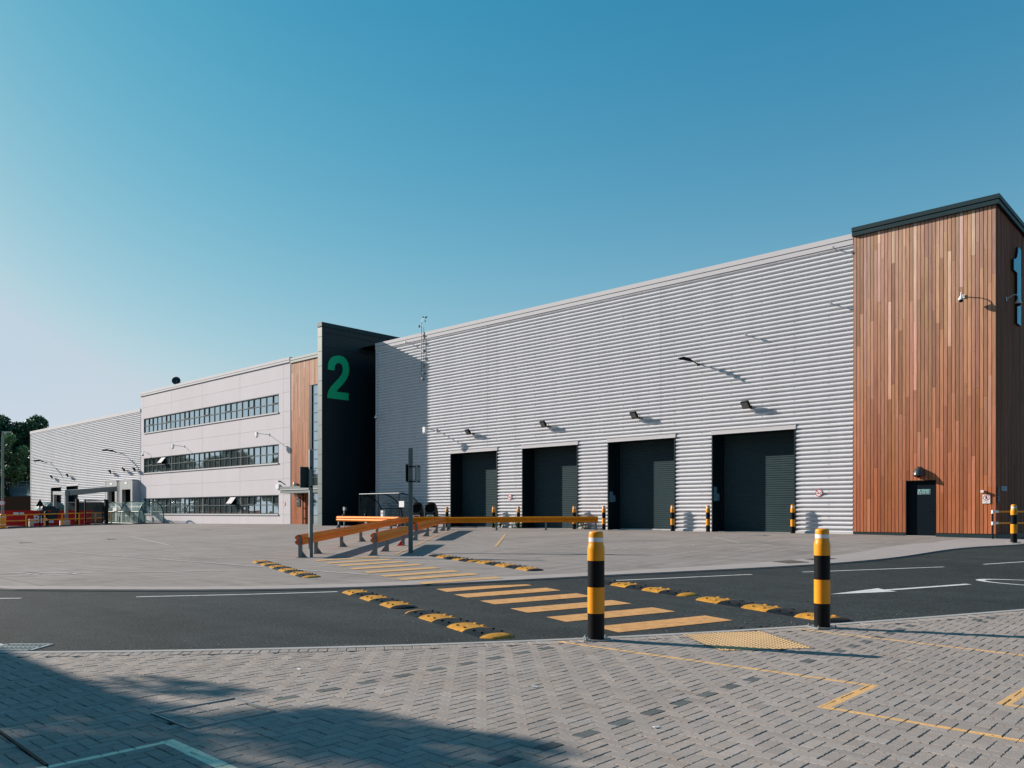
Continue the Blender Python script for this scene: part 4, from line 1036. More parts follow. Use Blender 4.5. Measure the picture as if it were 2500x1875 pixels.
arm_light('dark street style lantern on the ribbed wall high above the third and fourth doors', -20.25, 8.78)
arm_light('long dark lantern arm high on the distant hall near its left end', -112.6, 7.7, sc_=1.7)
arm_light('long dark lantern arm high on the distant hall near the office', -89.9, 7.8, sc_=1.7)
def cctv_arm(label, x, z, reach, y=FY, drop=0):
    t = thing('security_camera', label, 'camera', (x, y, z))
    q = MB(); q.tube([(x, y-.05, z), (x, y-reach, z+.02)], .022, 8); q.box(x-.07, x+.07, y-.09, y-.04, z-.1, z+.1); q.build('arm', GALV, t)
    q = MB(); q.box(x-.11, x+.11, y-reach-.14, y-reach+.04, z-.22, z+.14); q.lathe([(.001, -.34), (.07, -.32), (.08, -.24), (.09, -.22)], 12, (x, y-reach-.05, z), cap=False); q.build('housing', WHITEP, t)
cctv_arm('white box camera on a long arm on the silver ribbed wall by the shadow edge', -39.45, 6.85, 1.0, FY-.05)
cctv_arm('white box camera on an arm above the middle windows, nearer the timber strip', -60.17, 7.92, 1.14)
cctv_arm('white box camera on an arm above the middle windows, farther left', -75.54, 7.80, 1.14)
def dome(label, x, y, z, nx_, ny_, s=1.0, pre=''):
    t = thing('dome_camera', label, 'camera', (x, y, z))
    q = MB(); pts = [(x+nx_*d_*s, y+ny_*d_*s, z+h*s) for d_, h in ((0, 0), (.12, .06), (.25, .13), (.36, .12), (.41, .03), (.42, -.06))]
    q.tube(pts, .022*s, 8); q.obox((x+nx_*.01, y+ny_*.01, z), (.10*s if ny_ else .02, .10*s if nx_ else .02, .16*s)); q.build('bracket', WHITEP, t)
    cx, cy, cz = x+nx_*.42*s, y+ny_*.42*s, z
    q = MB(); q.lathe([(.03*s, -.04*s), (.06*s, -.10*s), (.11*s, -.19*s), (.125*s, -.24*s), (.10*s, -.25*s)], 16, (cx, cy, cz), cap=False); q.build('hood', WHITEP, t)
    q = MB(); q.lathe([(.095*s, -.25*s), (.085*s, -.30*s), (.05*s, -.34*s), (.001, -.355*s)], 16, (cx, cy, cz), cap=False); q.build('lens_dome', BLACKM, t)
dome('white dome camera on the sunlit timber face of the tower', -8.55, TYF-.02, 9.95, 0, -1, .85)
dome('white dome camera on the shaded timber side of the tower beside the 1', TX1+.02, 36.75, 9.95, 1, 0)
dome('small white camera on the left corner of the ribbed wall in shade', -45.35, FY-.1, 8.3, 0, -1, .9)
dome('small dark bracket camera at the left end of the pale office wall', -84.0, FY-.06, 7.6, 0, -1, 1.0)
dome('small camera at the far left corner of the distant hall', -119.9, FY-.06, 8.9, 0, -1, 1.0)
for i, (x, z, lb) in enumerate(((-13.53, 12.88, 'small grey wall bracket just under the coping beside the timber tower'), (-13.62, 10.51, 'small grey wall bracket beside the timber tower, lower of two'), (-17.58, 9.74, 'small grey wall bracket above the rightmost roller door'), (-42.23, 12.94, 'small grey wall bracket near the top left of the ribbed wall'))):
    t = thing('wall_bracket', lb, 'bracket', (x, FY-.06, z), 'small brackets on the ribbed wall')
    q = MB(); q.bar((x, FY-.05, z), (x, FY-.40, z+.03), .03, .03); q.box(x-.03, x+.03, FY-.44, FY-.36, z-.02, z+.09); q.build('arm', GALV, t)
# weather mast
ms = thing('weather_mast', 'slim weather mast with wind cups rising above the silver hall roofline', 'mast', (-40.8, FY-.2, 10.3))
q = MB(); q.tube([(-40.80, FY-.22, 10.35), (-40.80, FY-.22, 14.05)], .028, 8); q.tube([(-40.62, FY-.16, 11.0), (-40.62, FY-.16, 13.75)], .014, 6)
z = 10.7
while z < 13.6: q.box(-40.84, -40.58, FY-.24, FY-.05, z, z+.022); z += .5
q.box(-40.92, -40.68, FY-.25, FY-.05, 10.30, 10.42); q.build('pole', GALV, ms)
q = MB(); q.tube([(-40.80, FY-.22, 14.0), (-40.72, FY-.22, 14.25), (-40.45, FY-.22, 14.30)], .018, 6); q.tube([(-41.0, FY-.22, 13.85), (-40.6, FY-.22, 13.85)], .014, 6)
q.build('cross_arm', GALV, ms)
q = MB()
for a in range(3): q.lathe([(.001, -.05), (.05, -.02), (.055, .03)], 8, (-40.42+.13*math.cos(a*2.1), FY-.22+.13*math.sin(a*2.1), 14.36)); q.tube([(-40.42, FY-.22, 14.35), (-40.42+.13*math.cos(a*2.1), FY-.22+.13*math.sin(a*2.1), 14.35)], .008, 5)
q.lathe([(.03, -.1), (.03, .03)], 8, (-40.42, FY-.22, 14.15)); q.box(-41.04, -40.96, FY-.26, FY-.18, 13.78, 13.92); q.build('wind_cups', BLACKM, ms)
# lamp over the fire exit
wlp = thing('wall_lamp', 'grey hooded lamp on the timber wall above the fire exit door', 'lamp', (-10.16, TYF-.02, 3.15))
q = MB(); pr = []
N_ = 16
for k, (rr_, hh_) in enumerate(((.24, 0), (.235, .05), (.20, .18), (.155, .29), (.08, .335), (.001, .345))):
    for i in range(N_+1):
        a = math.pi+math.pi*i/N_; q.v.append((-10.16+rr_*math.cos(a), TYF-.02+rr_*1.35*math.sin(a), 2.98+hh_)); pr.append(0)
for k in range(5):
    for i in range(N_): a = k*(N_+1)+i; q.f.append((a, a+1, a+N_+2, a+N_+1)); q.m.append(0); q.t.append((1, 1, 1)); q.s.append(True)
q.f.append(tuple(reversed(range(N_+1)))); q.m.append(0); q.t.append((1, 1, 1)); q.s.append(False)
q.build('hood', mat('hood_grey', (.05, .06, .065), rough=.3, metal=.2), wlp)
q = MB(); q.box(-10.22, -10.10, TYF-.03, TYF+.01, 2.93, 3.35); q.build('back_plate', BLACKM, wlp)

# ------------------------------------------------ signs
def disc(mb, c, r, y, mi, n_=28, r2=None):
    o_ = [(c[0]+r*math.cos(2*math.pi*i/n_), y, c[1]+r*math.sin(2*math.pi*i/n_)) for i in range(n_)]
    if r2 is None: mb.add(o_, [tuple(range(n_))], mi)
    else:
        i_ = [(c[0]+r2*math.cos(2*math.pi*i/n_), y, c[1]+r2*math.sin(2*math.pi*i/n_)) for i in range(n_)]
        mb.add(o_+i_, [(i, (i+1) % n_, n_+(i+1) % n_, n_+i) for i in range(n_)], mi)
def nosmoke(label, x, y, z, r):
    t = thing('no_smoking_sign', label, 'sign', (x, y, z), 'round no smoking signs')
    q = MB(); disc(q, (x, z), r, y-.012, 0); o_ = [(x+r*math.cos(2*math.pi*i/28), z+r*math.sin(2*math.pi*i/28)) for i in range(28)]
    q.add([(a, y-.012, b) for a, b in o_]+[(a, y, b) for a, b in o_], [(i, i+28, (i+1) % 28+28, (i+1) % 28) for i in range(28)], 0)
    disc(q, (x, z), r*.97, y-.016, 1, r2=r*.80)
    q.obox((x, y-.018, z), (r*1.75, .001, r*.15), (0, R(45), 0), 1)
    q.obox((x-.1*r, y-.0155, z-.12*r), (r*.95, .001, r*.17), (0, 0, 0), 2); q.obox((x+.52*r, y-.0155, z+.1*r), (r*.1, .001, r*.4), (0, R(20), 0), 2)
    q.build('plate', [SIGNW, SIGNR, SIGNK], t)
nosmoke('round no smoking sign on the ribbed wall between the two leftmost roller doors', -32.9, FY-.095, 2.41, .17)
nosmoke('round no smoking sign on the ribbed wall between the rightmost door and timber tower', -14.28, FY-.095, 2.36, .16)
nosmoke('round no smoking sign low on the pale office wall near the timber strip', -57.85, FY-.065, 2.2, .19)
# pedestrian prohibition notice on the tower
t = thing('no_pedestrians_sign', 'white notice with a red ringed walking figure on the timber tower corner', 'sign', (-7.74, TYF-.02, 2.06))
sx_, sz_ = -7.76, 2.02; ysn = TYF-.03
q = MB(); q.box(sx_-.13, sx_+.13, ysn, ysn+.012, sz_-.17, sz_+.17, 0)
c_ = (sx_, sz_+.045); disc(q, c_, .112, ysn-.002, 1, r2=.09)
q.obox((c_[0], ysn-.004, c_[1]+.062), (.028, .001, .028), (0, R(45), 0), 2)
q.obox((c_[0]+.004, ysn-.004, c_[1]+.02), (.03, .001, .07), (0, R(8), 0), 2)
q.obox((c_[0]-.02, ysn-.004, c_[1]-.04), (.016, .001, .07), (0, R(28), 0), 2); q.obox((c_[0]+.022, ysn-.004, c_[1]-.04), (.016, .001, .07), (0, R(-26), 0), 2)
q.obox((c_[0]-.028, ysn-.004, c_[1]+.022), (.012, .001, .055), (0, R(38), 0), 2); q.obox((c_[0]+.034, ysn-.004, c_[1]+.02), (.012, .001, .05), (0, R(-40), 0), 2)
q.obox((c_[0], ysn-.006, c_[1]), (.19, .001, .013), (0, R(45), 0), 1)
text_into(q, 'No pedestrian', .036, (sx_, ysn-.002, sz_-.105), (1, 0, 0), (0, 0, 1), 2); text_into(q, 'access', .036, (sx_, ysn-.002, sz_-.14), (1, 0, 0), (0, 0, 1), 2)
q.build('plate', [SIGNW, SIGNR, SIGNK], t)
t = thing('alarm_sounder', 'small white box above the no pedestrian notice', 'alarm box', (-7.87, TYF-.02, 2.32))
q = MB(); q.box(-7.93, -7.83, TYF-.14, TYF-.02, 2.27, 2.36); q.build('box', WHITEP, t)
# fire exit sign on the door
t = thing('fire_exit_sign', 'green and blue Fire exit Keep clear sign on the dark tower door', 'sign', (-10.05, TYF+.12, 2.32))
fxx, fzz, yfs = -10.02, 2.34, TYF+.124
q = MB(); q.box(fxx-.235, fxx+.235, yfs, yfs+.006, fzz-.10, fzz+.10, 0)
q.box(fxx-.225, fxx-.125, yfs-.003, yfs, fzz+.005, fzz+.09, 1); q.box(fxx-.118, fxx+.225, yfs-.003, yfs, fzz+.005, fzz+.09, 1)
q.box(fxx-.118, fxx+.225, yfs-.003, yfs, fzz-.09, fzz-.005, 2)
disc(q, (fxx-.175, fzz-.048), .042, yfs-.003, 2); q.box(fxx-.181, fxx-.169, yfs-.005, yfs-.004, fzz-.055, fzz-.018, 0); q.box(fxx-.181, fxx-.169, yfs-.005, yfs-.004, fzz-.076, fzz-.064, 0)
q.box(fxx-.195, fxx-.160, yfs-.005, yfs-.004, fzz+.02, fzz+.078, 0)
text_into(q, 'Fire exit', .072, (fxx+.055, yfs-.005, fzz+.047), (1, 0, 0), (0, 0, 1), 0, bold=.002); text_into(q, 'Keep clear', .066, (fxx+.055, yfs-.005, fzz-.048), (1, 0, 0), (0, 0, 1), 0, bold=.002)
q.build('plate', [SIGNL, SIGNG, SIGNB2 if 'SIGNB2' in globals() else mat('sign_navy', (.02, .06, .12), rough=.5)], t)
# signs on the shaded side of the tower
t = thing('notice_board', 'tall navy notice with a number on the shaded tower side', 'sign', (TX1+.03, 35.5, 2.2))
q = MB(); q.box(TX1+.01, TX1+.03, 35.26, 35.74, 1.87, 2.49, 0); text_into(q, '1', .26, (TX1+.033, 35.5, 2.30), (0, 1, 0), (0, 0, 1), 1)
for k in range(4): q.box(TX1+.031, TX1+.033, 35.32, 35.60-.03*(k % 2), 2.10-.05*k, 2.115-.05*k, 1)
q.build('plate', [NAVY, SIGNB], t)
t = thing('wall_sign', 'small pale blue arrow sign beside the navy notice', 'sign', (TX1+.03, 36.4, 2.43))
q = MB(); q.box(TX1+.01, TX1+.03, 35.95, 36.85, 2.35, 2.53, 0); text_into(q, 'UNIT 1', .12, (TX1+.033, 36.38, 2.44), (0, 1, 0), (0, 0, 1), 1); q.build('plate', [SIGNB, NAVY], t)

# ------------------------------------------------ hand rail at the tower corner
hr = thing('hand_rail', 'yellow two bar hand rail with black post at the timber tower corner', 'railing', (-7.40, 34.5, .48))
zr = z0(-7.4, 34.5)
q = MB(); q.tube([(-7.42, 34.55, zr), (-7.42, 34.55, 1.50)], .032, 10); q.build('post', BLACKM, hr)
for zc2, nm in ((1.53, 0), (1.10, 1)):
    q = MB(); q.tube([(-7.42, 34.55, zc2), (-3.6, 38.1, zc2)], .030, 10); q.build('rail', YELLOWP, hr)
    q = MB(); q.lathe([(.045, -.07), (.045, .05), (.02, .06)], 12, (-7.42, 34.55, zc2)); q.tube([(-7.42, 34.55, zc2), (-7.27, 34.69, zc2)], .044, 10); q.build('clamp', WHITER, hr)
q = MB(); q.tube([(-3.6, 38.1, z0(-3.6, 38)), (-3.6, 38.1, 1.53)], .032, 10); q.build('post', BLACKM, hr)

# ------------------------------------------------ small things on the office
t = thing('satellite_dish', 'dark round satellite dish on the roof edge of the pale office', 'satellite dish', (-80.1, 37.0, 13.9))
q = MB(); cd = Vector((-80.3, 36.6, 14.78)); nd = Vector((.72, -.55, .25)).normalized(); u_ = nd.cross(Vector((0, 0, 1))).normalized(); v_ = u_.cross(nd)
N_ = 24; rows = []
for rr_, dd_ in ((.02, -.10), (.22, -.06), (.42, 0.02), (.42, 0.0), (.2, -.085), (.02, -.12)):
    rows += [cd+u_*(rr_*math.cos(2*math.pi*i/N_))+v_*(rr_*math.sin(2*math.pi*i/N_))-nd*dd_*-1 for i in range(N_)]
q.add(rows, [(k*N_+i, k*N_+(i+1) % N_, (k+1)*N_+(i+1) % N_, (k+1)*N_+i) for k in range(5) for i in range(N_)], smooth=True); q.build('dish', SLATE, t)
q = MB(); q.tube([(-80.1, 37.0, 13.45), (-80.1, 37.0, 14.6), (-80.25, 36.75, 14.75)], .03, 8); q.build('mount', BLACKM, t)
t = thing('alarm_box', 'white alarm box low on the pale office wall with a small dark camera above', 'alarm box', (-58.75, FY-.08, 3.6))
q = MB(); q.box(-58.95, -58.5, FY-.2, FY-.06, 3.42, 3.78); q.build('box', WHITEP, t)
q = MB(); q.tube([(-58.45, FY-.06, 4.0), (-58.3, FY-.3, 4.0)], .06, 8); q.build('camera', BLACKM, t)
t = thing('wall_lamp', 'white oval lamp on the timber strip above the entrance canopy', 'lamp', (-56.2, FY-.1, 3.68))
q = MB(); q.lathe([(.001, -.2), (.10, -.15), (.14, 0), (.10, .15), (.001, .2)], 14, (-56.15, FY-.18, 3.72), cap=False); q.build('lamp_shade', WHITEP, t)
t = thing('entrance_floodlight', 'small floodlight under the entrance canopy end', 'lamp', (-55.4, FY-.3, 2.8))
q = MB(); q.obox((-55.5, FY-.5, 2.82), (.3, .22, .2), (R(20), 0, R(-20))); q.build('housing', WHITEP, t); q = MB(); q.bar((-55.4, FY-.4, 2.86), (-55.3, FY-.03, 2.9), .05, .05); q.build('bracket', BLACKM, t)
t = thing('notice_board', 'small blue grey notice on the timber strip beside the entrance', 'sign', (-55.8, FY-.05, 2.3))
q = MB(); q.box(-56.05, -55.55, FY-.07, FY-.05, 1.95, 2.68, 0); q.box(-56.0, -55.8, FY-.075, FY-.07, 2.32, 2.42, 1); q.build('plate', [SLATE, SIGNB], t)

# ------------------------------------------------ smoked shelter beside the slab wall
sh = thing('smoking_shelter', 'dark framed shelter with smoked curved roof beside the black slab wall', 'shelter', (-44.7, 32.95, .57))
sf = [-44.7, -42.6, -40.5]; zb = z0(-42, 33.5)
def arc(x, yf=32.95, yb=35.0, zt=2.73):
    pts = [(x, yf, zt-.03)]
    for k in range(0, 11):
        a = k/10*math.pi/2; pts.append((x, yf+.1+(yb-yf-.1)*math.sin(a)**1.0, zb+(zt-zb)*math.cos(a)**.75))
    return pts
for x in sf:
    q = MB(); q.tube([(x, 32.95, zb), (x, 32.95, 2.72)], .03, 8); q.build('front_post', BLACKM, sh)
    q = MB(); q.tube(arc(x)[1:], .035, 8); q.build('roof_hoop', BLACKM, sh)
q = MB(); q.tube([(sf[0], 32.95, 2.73), (sf[2], 32.95, 2.73)], .025, 8); q.build('gutter', GALV, sh)
q = MB(); q.tube([(sf[0], 34.55, 1.75), (sf[2], 34.55, 1.75)], .025, 8); q.build('side_rail', BLACKM, sh)
for a, b in zip(sf[:-1], sf[1:]):
    pa, pb = arc(a)[1:], arc(b)[1:]; q = MB(); v = []
    for p, r_ in zip(pa, pb): v += [p, r_]
    q.add(v, [(2*i, 2*i+1, 2*i+3, 2*i+2) for i in range(len(pa)-1)], smooth=True); q.build('roof_panel', CLEARD, sh)
q = MB(); pa = arc(sf[0])[1:]; q.add([(sf[0], 32.95, zb+.2)]+pa, [tuple(range(len(pa)+1))]); q.build('end_panel', CLEARD, sh)
q = MB(); q.tube([(-43.3, 34.3, zb), (-42.9, 34.7, 1.95)], .02, 6); q.build('brace', GALV, sh)
t = thing('shelter_notice', 'pale notice hanging at the right end of the dark shelter', 'sign', (-40.6, 32.9, 2.1))
q = MB(); q.box(-40.42, -39.92, 32.88, 32.90, 1.83, 2.22); q.build('plate', SIGNW, t)
t = thing('ashtray_bin', 'small white cigarette bin on a dark post at the shelter front', 'bin', (-41.3, 32.3, .57))
q = MB(); q.box(-41.42, -41.2, 32.2, 32.36, 1.22, 1.62, 0); disc(q, (-41.31, 1.45), .05, 32.19, 1); q.build('box', [WHITEP, SIGNR], t); q = MB(); q.tube([(-41.31, 32.3, .55), (-41.31, 32.3, 1.25)], .03, 8); q.build('post', BLACKM, t)
t = thing('bicycle_rack_post', 'low post with dark cap between shelter front and sunlit rail', 'post', (-42.2, 31.6, .55))
q = MB(); q.tube([(-42.2, 31.6, .5), (-42.2, 31.6, 1.28)], .045, 8); q.build('post', WHITEP, t); q = MB(); q.lathe([(.09, 0), (.11, .1), (.07, .2), (.001, .22)], 12, (-42.2, 31.6, 1.22)); q.build('cap', BLACKM, t)
t = thing('bicycle_rack_post', 'taller grey post with pale box at the left front of the dark shelter', 'post', (-44.4, 31.5, .55))
q = MB(); q.tube([(-44.4, 31.5, .5), (-44.4, 31.5, 1.6)], .045, 8); q.build('post', GALV, t); q = MB(); q.box(-44.47, -44.29, 31.45, 31.6, 1.62, 1.85); q.build('box', GALV, t); q = MB(); q.lathe([(.08, 0), (.11, .1), (.06, .22), (.001, .24)], 12, (-44.4, 31.45, 1.15)); q.build('cap', BLACKM, t)
t = thing('wall_sign', 'small blue green sign on the black slab wall above the shelter', 'sign', (-48.05, 38.0, 2.85))
q = MB(); q.box(-48.09, -48.05, 36.4, 37.6, 2.80, 3.05, 0); q.build('plate', SIGNB, t)

# ------------------------------------------------ black hooded litter bins
def hood_bin(label, x, y, ang, colr, depth):
    t = thing('hooded_bin', label, 'recycling bin', (0, 0, 0), 'black hooded recycling bins')
    prof = [(0, 0), (0, .80), (-.08, .86), (-.10, 1.0), (-.02, 1.42), (.12, 1.56), (.30, 1.58), (depth*.75, 1.30), (depth, .95), (depth, 0)]
    W = .30; q = MB(); n_ = len(prof)
    rows = []
    for k in range(5):
        u = -1+2*k/4; f_ = 1-.13*(abs(u) == 1)
        rows.append([(u*W, p*1.0, h if h < .5 else .5+(h-.5)*(1-.10*abs(u)**3)) for p, h in prof])
    v = [p for r_ in rows for p in r_]
    q.add(v, [(k*n_+i, k*n_+i+1, (k+1)*n_+i+1, (k+1)*n_+i) for k in range(4) for i in range(n_-1) if i != 3], smooth=False)
    q.add(rows[0], [tuple(range(n_))]); q.add(rows[-1], [tuple(reversed(range(n_)))]); q.build('hood', BLACKM, t)
    q = MB(); q.add([(-W*.9, .12, .95), (W*.9, .12, .95), (W*.9, .2, 1.45), (-W*.9, .2, 1.45)], [(0, 1, 2, 3)]); q.build('opening', BACK, t)
    q = MB(); q.tube([(-W*.95, -.08, 1.02), (-W*.6, -.13, .90), (0, -.14, .87), (W*.6, -.13, .90), (W*.95, -.08, 1.02)], .014, 6); q.build('rim', GALV, t)
    q = MB(); q.box(-W*.75, W*.75, -.012, -.002, .52, .78, 0); q.box(-W*.45, W*.5, -.016, -.012, .56, .72, 1); q.build('sticker', [SIGNW, colr], t)
    t.location = (x, y, z0(x, y)); t.rotation_euler.z = ang; return t
hood_bin('black hooded bin with a red sticker, nearer the dark shelter', -38.5, 32.7, R(38), SIGNR, .9)
hood_bin('black hooded bin with a green sticker, nearer the first roller door', -37.85, 33.25, R(38), mat('sticker_green', (.12, .45, .12)), 1.25)

# ------------------------------------------------ green hooped shelter by the office
gs = thing('cycle_shelter', 'green hooped clear shelter standing against the left end of the pale office', 'shelter', (-83, 33, .3))
XG = [-90.6, -87.6, -82.4, -77.9]
def hoop(x, y0_=31.9, y1_=34.3, zt=2.52):
    zb = z0(x, 33); pts = []
    for k in range(0, 17):
        a = math.pi*k/16; c_, s_ = math.cos(a), math.sin(a)
        pts.append((x, (y0_+y1_)/2-(y1_-y0_)/2*math.copysign(abs(c_)**.65, c_), zb+(zt-zb)*abs(s_)**.75))
    return pts
for x in XG[1:]:
    q = MB(); q.tube(hoop(x), .05, 8); q.build('hoop', GREENF, gs)
q = MB(); q.tube([(XG[1], 31.93, 1.55), (XG[3], 31.93, 1.55)], .045, 6); q.build('side_rail', GREENF, gs)
q = MB(); q.tube([(XG[1], 34.25, 1.55), (XG[3], 34.25, 1.55)], .035, 6); q.build('side_rail', GREENF, gs)
q = MB(); q.tube([(XG[1], 31.9, .45), (XG[3], 31.9, .42)], .045, 6); q.build('bottom_rail', GREENF, gs)
for a, b in zip(XG[1:-1], XG[2:]):
    pa, pb = hoop(a), hoop(b); v = []
    for p, r_ in zip(pa, pb): v += [p, r_]
    q = MB(); q.add(v, [(2*i, 2*i+1, 2*i+3, 2*i+2) for i in range(len(pa)-1)], smooth=True); q.build('clear_panel', CLEAR, gs)
    for k in range(1, 4):
        x = a+(b-a)*k/4; q = MB(); q.tube([(x, 31.92, .4), (x, 31.92, 1.5)], .02, 5); q.build('upright', GREENF, gs)
q = MB(); pa = hoop(XG[1]); q.add(pa, [tuple(range(len(pa)))]); q.build('end_panel', CLEAR, gs)
q = MB(); pa = hoop(XG[3]); q.add(pa[8:]+[(XG[3], 33.1, z0(XG[3], 33))], [tuple(range(len(pa[8:])+1))]); q.build('end_panel', CLEAR, gs)
q = MB(); q.tube([(-86.3, 31.95, .35), (-86.3, 31.95, 2.25)], .05, 6); q.build('door_post', GREENF, gs)
q = MB(); q.box(-83.9, -83.0, 31.84, 31.86, 1.6, 1.95); q.build('notice', SIGNW, gs)
rk = thing('cycle_rack', 'row of steel bicycle stands inside the green hooped shelter', 'bicycle rack', (-83, 33, .3))
for k in range(4):
    x = -86.4+1.7*k; q = MB(); q.tube([(x, 32.6, .35), (x, 32.6, 1.0), (x+.12, 32.6, 1.15), (x+.6, 32.6, 1.15), (x+.72, 32.6, 1.0), (x+.72, 32.6, .35)], .03, 6); q.build('stand', GALV, rk)

# ------------------------------------------------ left service area
def skip_box(name, label, x0, y0, L, D_, H_, ang, m, group=None, txt=None):
    t = thing(name, label, 'skip', (0, 0, 0), group)
    q = MB(); q.poly([(0, 0, .12), (L, 0, .12), (L+.25, 0, H_), (-.25, 0, H_)], (0, D_, 0)); q.build('body', m, t)
    k = 0
    n_ = int(L/1.25)
    for i in range(n_+1): 
        q = MB(); q.bar((L*i/n_, -.03, .15), (L*i/n_, -.03, H_-.1), .07, .06); q.build('rib', m, t)
    q = MB(); q.bar((-.3, -.04, H_), (L+.3, -.04, H_), .12, .10); q.bar((-.05, -.03, .16), (L+.05, -.03, .16), .1, .1); q.build('rim', m, t)
    if txt:
        q = MB(); text_into(q, txt, 1.0, (L*.47, -.065, .75), (1, 0, 0), (0, 0, 1), 0, bold=.025); q.build('lettering', SIGNW, t)
    t.location = (x0, y0, z0(x0, y0)); t.rotation_euler.z = ang; return t
rs1 = skip_box('skip', 'long red waste skip with white lettering behind the yellow railing', -85.0, 22.35, 7.4, 2.3, 1.50, R(80), REDP, None, 'Biffa')
q = MB(); q.box(1.0, 1.85, -.06, -.045, 1.12, 1.38); q.build('notice', SIGNW, rs1)
tp1 = thing('tarpaulin', 'dark teal tarpaulin draped over the front of the red skip', 'tarpaulin', (-84.2, 25.0, .2))
q = MB(); v = []
rt = random.Random(8)
for i in range(7):
    for j in range(7):
        u, h_ = i/6, j/6; px = 3.3+u*1.25+.35*(h_)*(1-u)*-.6+.25*h_; v.append((px, -.12-.05*math.sin(6*u+3*h_)-rt.uniform(0, .02), .62+1.35*h_-.35*abs(u-.5)*(1-h_)*-1.2-.25*(u > .8)*h_))
q.add(v, [(i*7+j, (i+1)*7+j, (i+1)*7+j+1, i*7+j+1) for i in range(6) for j in range(6)], smooth=True)
q.add([(p[0], p[1]+.02, p[2]) for p in v], [(i*7+j, i*7+j+1, (i+1)*7+j+1, (i+1)*7+j) for i in range(6) for j in range(6)], smooth=True)
tq = q.build('sheet', SLATE, tp1); tp1.location = rs1.location; tp1.rotation_euler.z = R(80); tq.data.update(); tq.location = (0, 0, 0)
for vv in tq.data.vertices: vv.co = Vector(vv.co)+ORG[tp1]
ch2 = thing('height_barrier', 'grey steel gantry frame with a long canopy beam before the distant hall', 'gantry', (-82.5, 27.1, .25))
q = MB(); q.bar((-82.48, 27.1, .2), (-82.48, 27.1, 3.2), .26, .26); q.build('post', POLE, ch2)
q = MB(); q.bar((-91.6, 29.0, .2), (-91.6, 29.0, 3.4), .28, .28); q.build('post', POLE, ch2)
q = MB(); q.bar((-91.8, 29.02, 3.5), (-82.3, 27.08, 3.28), .3, .34); q.build('beam', POLE, ch2)
q = MB(); q.bar((-82.48, 27.2, 3.34), (-88.0, 33.6, 3.95), .45, .5); q.build('canopy_beam', POLE, ch2)
q = MB(); q.bar((-88.4, 33.0, .2), (-88.4, 33.0, 3.6), .14, .14); q.build('post', WHITEP, ch2)
tk1 = thing('water_tank', 'pale green rounded tank beside the dark green container', 'tank', (-95, 30, .2))
q = MB(); pts = []
q.tube([(-95.6, 29.0, 1.5), (-95.3, 29.05, 1.5), (-92.8, 29.65, 1.5), (-92.6, 29.7, 1.5)], [.6, 1.05, 1.05, .6], 18); q.build('shell', mat('pale_tank', (.10, .20, .185), rough=.7, spec=.1), tk1)
for k in (.25, .5, .75):
    x, y = -95.3+2.5*k, 29.05+.6*k; q = MB(); q.tube([(x, y, 1.5), (x+.07, y+.015, 1.5)], 1.07, 18); q.build('band', SLATE_LT, tk1)
gc = thing('waste_compactor', 'long dark green steel container behind the gantry', 'container', (-91.5, 30, .2))
q = MB(); a0 = Vector((-91.4, 30.2, 0)); a1 = Vector((-86.6, 31.8, 0)); d_ = (a1-a0).normalized(); n_ = Vector((-d_.y, d_.x, 0))
q.poly([(a0.x, a0.y, .9), (a1.x, a1.y, .9), (a1.x, a1.y, 2.5), (a0.x, a0.y, 2.5)], tuple(n_*1.2)); q.build('body', mat('bottle_green', (.006, .03, .03), rough=.5), gc)
q = MB(); q.poly([(a0.x, a0.y, .2), (a1.x, a1.y, .2), (a1.x, a1.y, .88), (a0.x, a0.y, .88)], tuple(n_*1.0)); q.build('chassis', BLACKM, gc)
q = MB(); q.bar((a0.x, a0.y-.05, 2.52), (a1.x, a1.y-.05, 2.52), .1, .1); q.build('rim', SLATE_LT, gc)
gt = thing('mesh_gate', 'black steel gate with two square posts at the service yard', 'gate', (-77.2, 26.8, .25))
for (x, y, w_, h_) in ((-79.1, 26.9, .26, 2.6), (-78.6, 27.4, .10, 2.6), (-79.6, 29.6, .28, 2.6)):
    q = MB(); q.bar((x, y, .2), (x, y, h_+.1), w_, w_); q.build('post', BLACKM, gt)
q = MB(); q.bar((-78.6, 27.4, 2.6), (-79.6, 29.6, 2.6), .07, .07); q.bar((-78.6, 27.4, .5), (-79.6, 29.6, .5), .07, .07); q.build('gate_frame', BLACKM, gt)
for i in range(1, 12): 
    q = MB(); k = i/12; q.bar((-78.6-1.0*k, 27.4+2.2*k, .5), (-78.6-1.0*k, 27.4+2.2*k, 2.6), .02, .02); q.build('bar', BLACKM, gt)
yr = thing('hand_rail', 'yellow two bar railing along the far left edge of the yard', 'railing', (-78, 24, .2))
RP = [(-78.4, 20.2), (-78.35, 22.55), (-78.3, 24.0), (-78.3, 25.4), (-78.6, 26.9), (-79.4, 28.6), (-80.2, 30.3)]
for (x, y) in RP:
    q = MB(); q.tube([(x, y, z0(x, y)-.02), (x, y, z0(x, y)+1.14)], .055, 8); q.build('post', YELLOWP, yr)
for h_ in (1.12, .62):
    q = MB(); q.tube([(x, y, z0(x, y)+h_) for x, y in ([(-78.4, 18.6)]+RP if h_ > 1 else RP)], .045, 8); q.build('rail', YELLOWP, yr)
bk = thing('black_bollard', 'thick black bollard with a small white label behind the yellow railing', 'bollard', (-78.9, 24.55, .2))
q = MB(); q.lathe([(.19, 0), (.19, 1.2), (.17, 1.32), (.08, 1.4), (.001, 1.41)], 16, (-78.9, 24.3, .2)); q.build('body', BLACKM, bk); q = MB(); q.obox((-78.72, 24.2, .85), (.02, .2, .2), (0, 0, R(-25))); q.build('label', SIGNW, bk)
lp = thing('lamp_post', 'tall grey street lamp with short flat head at the far left', 'street lamp', (-80.0, 21.2, .1))
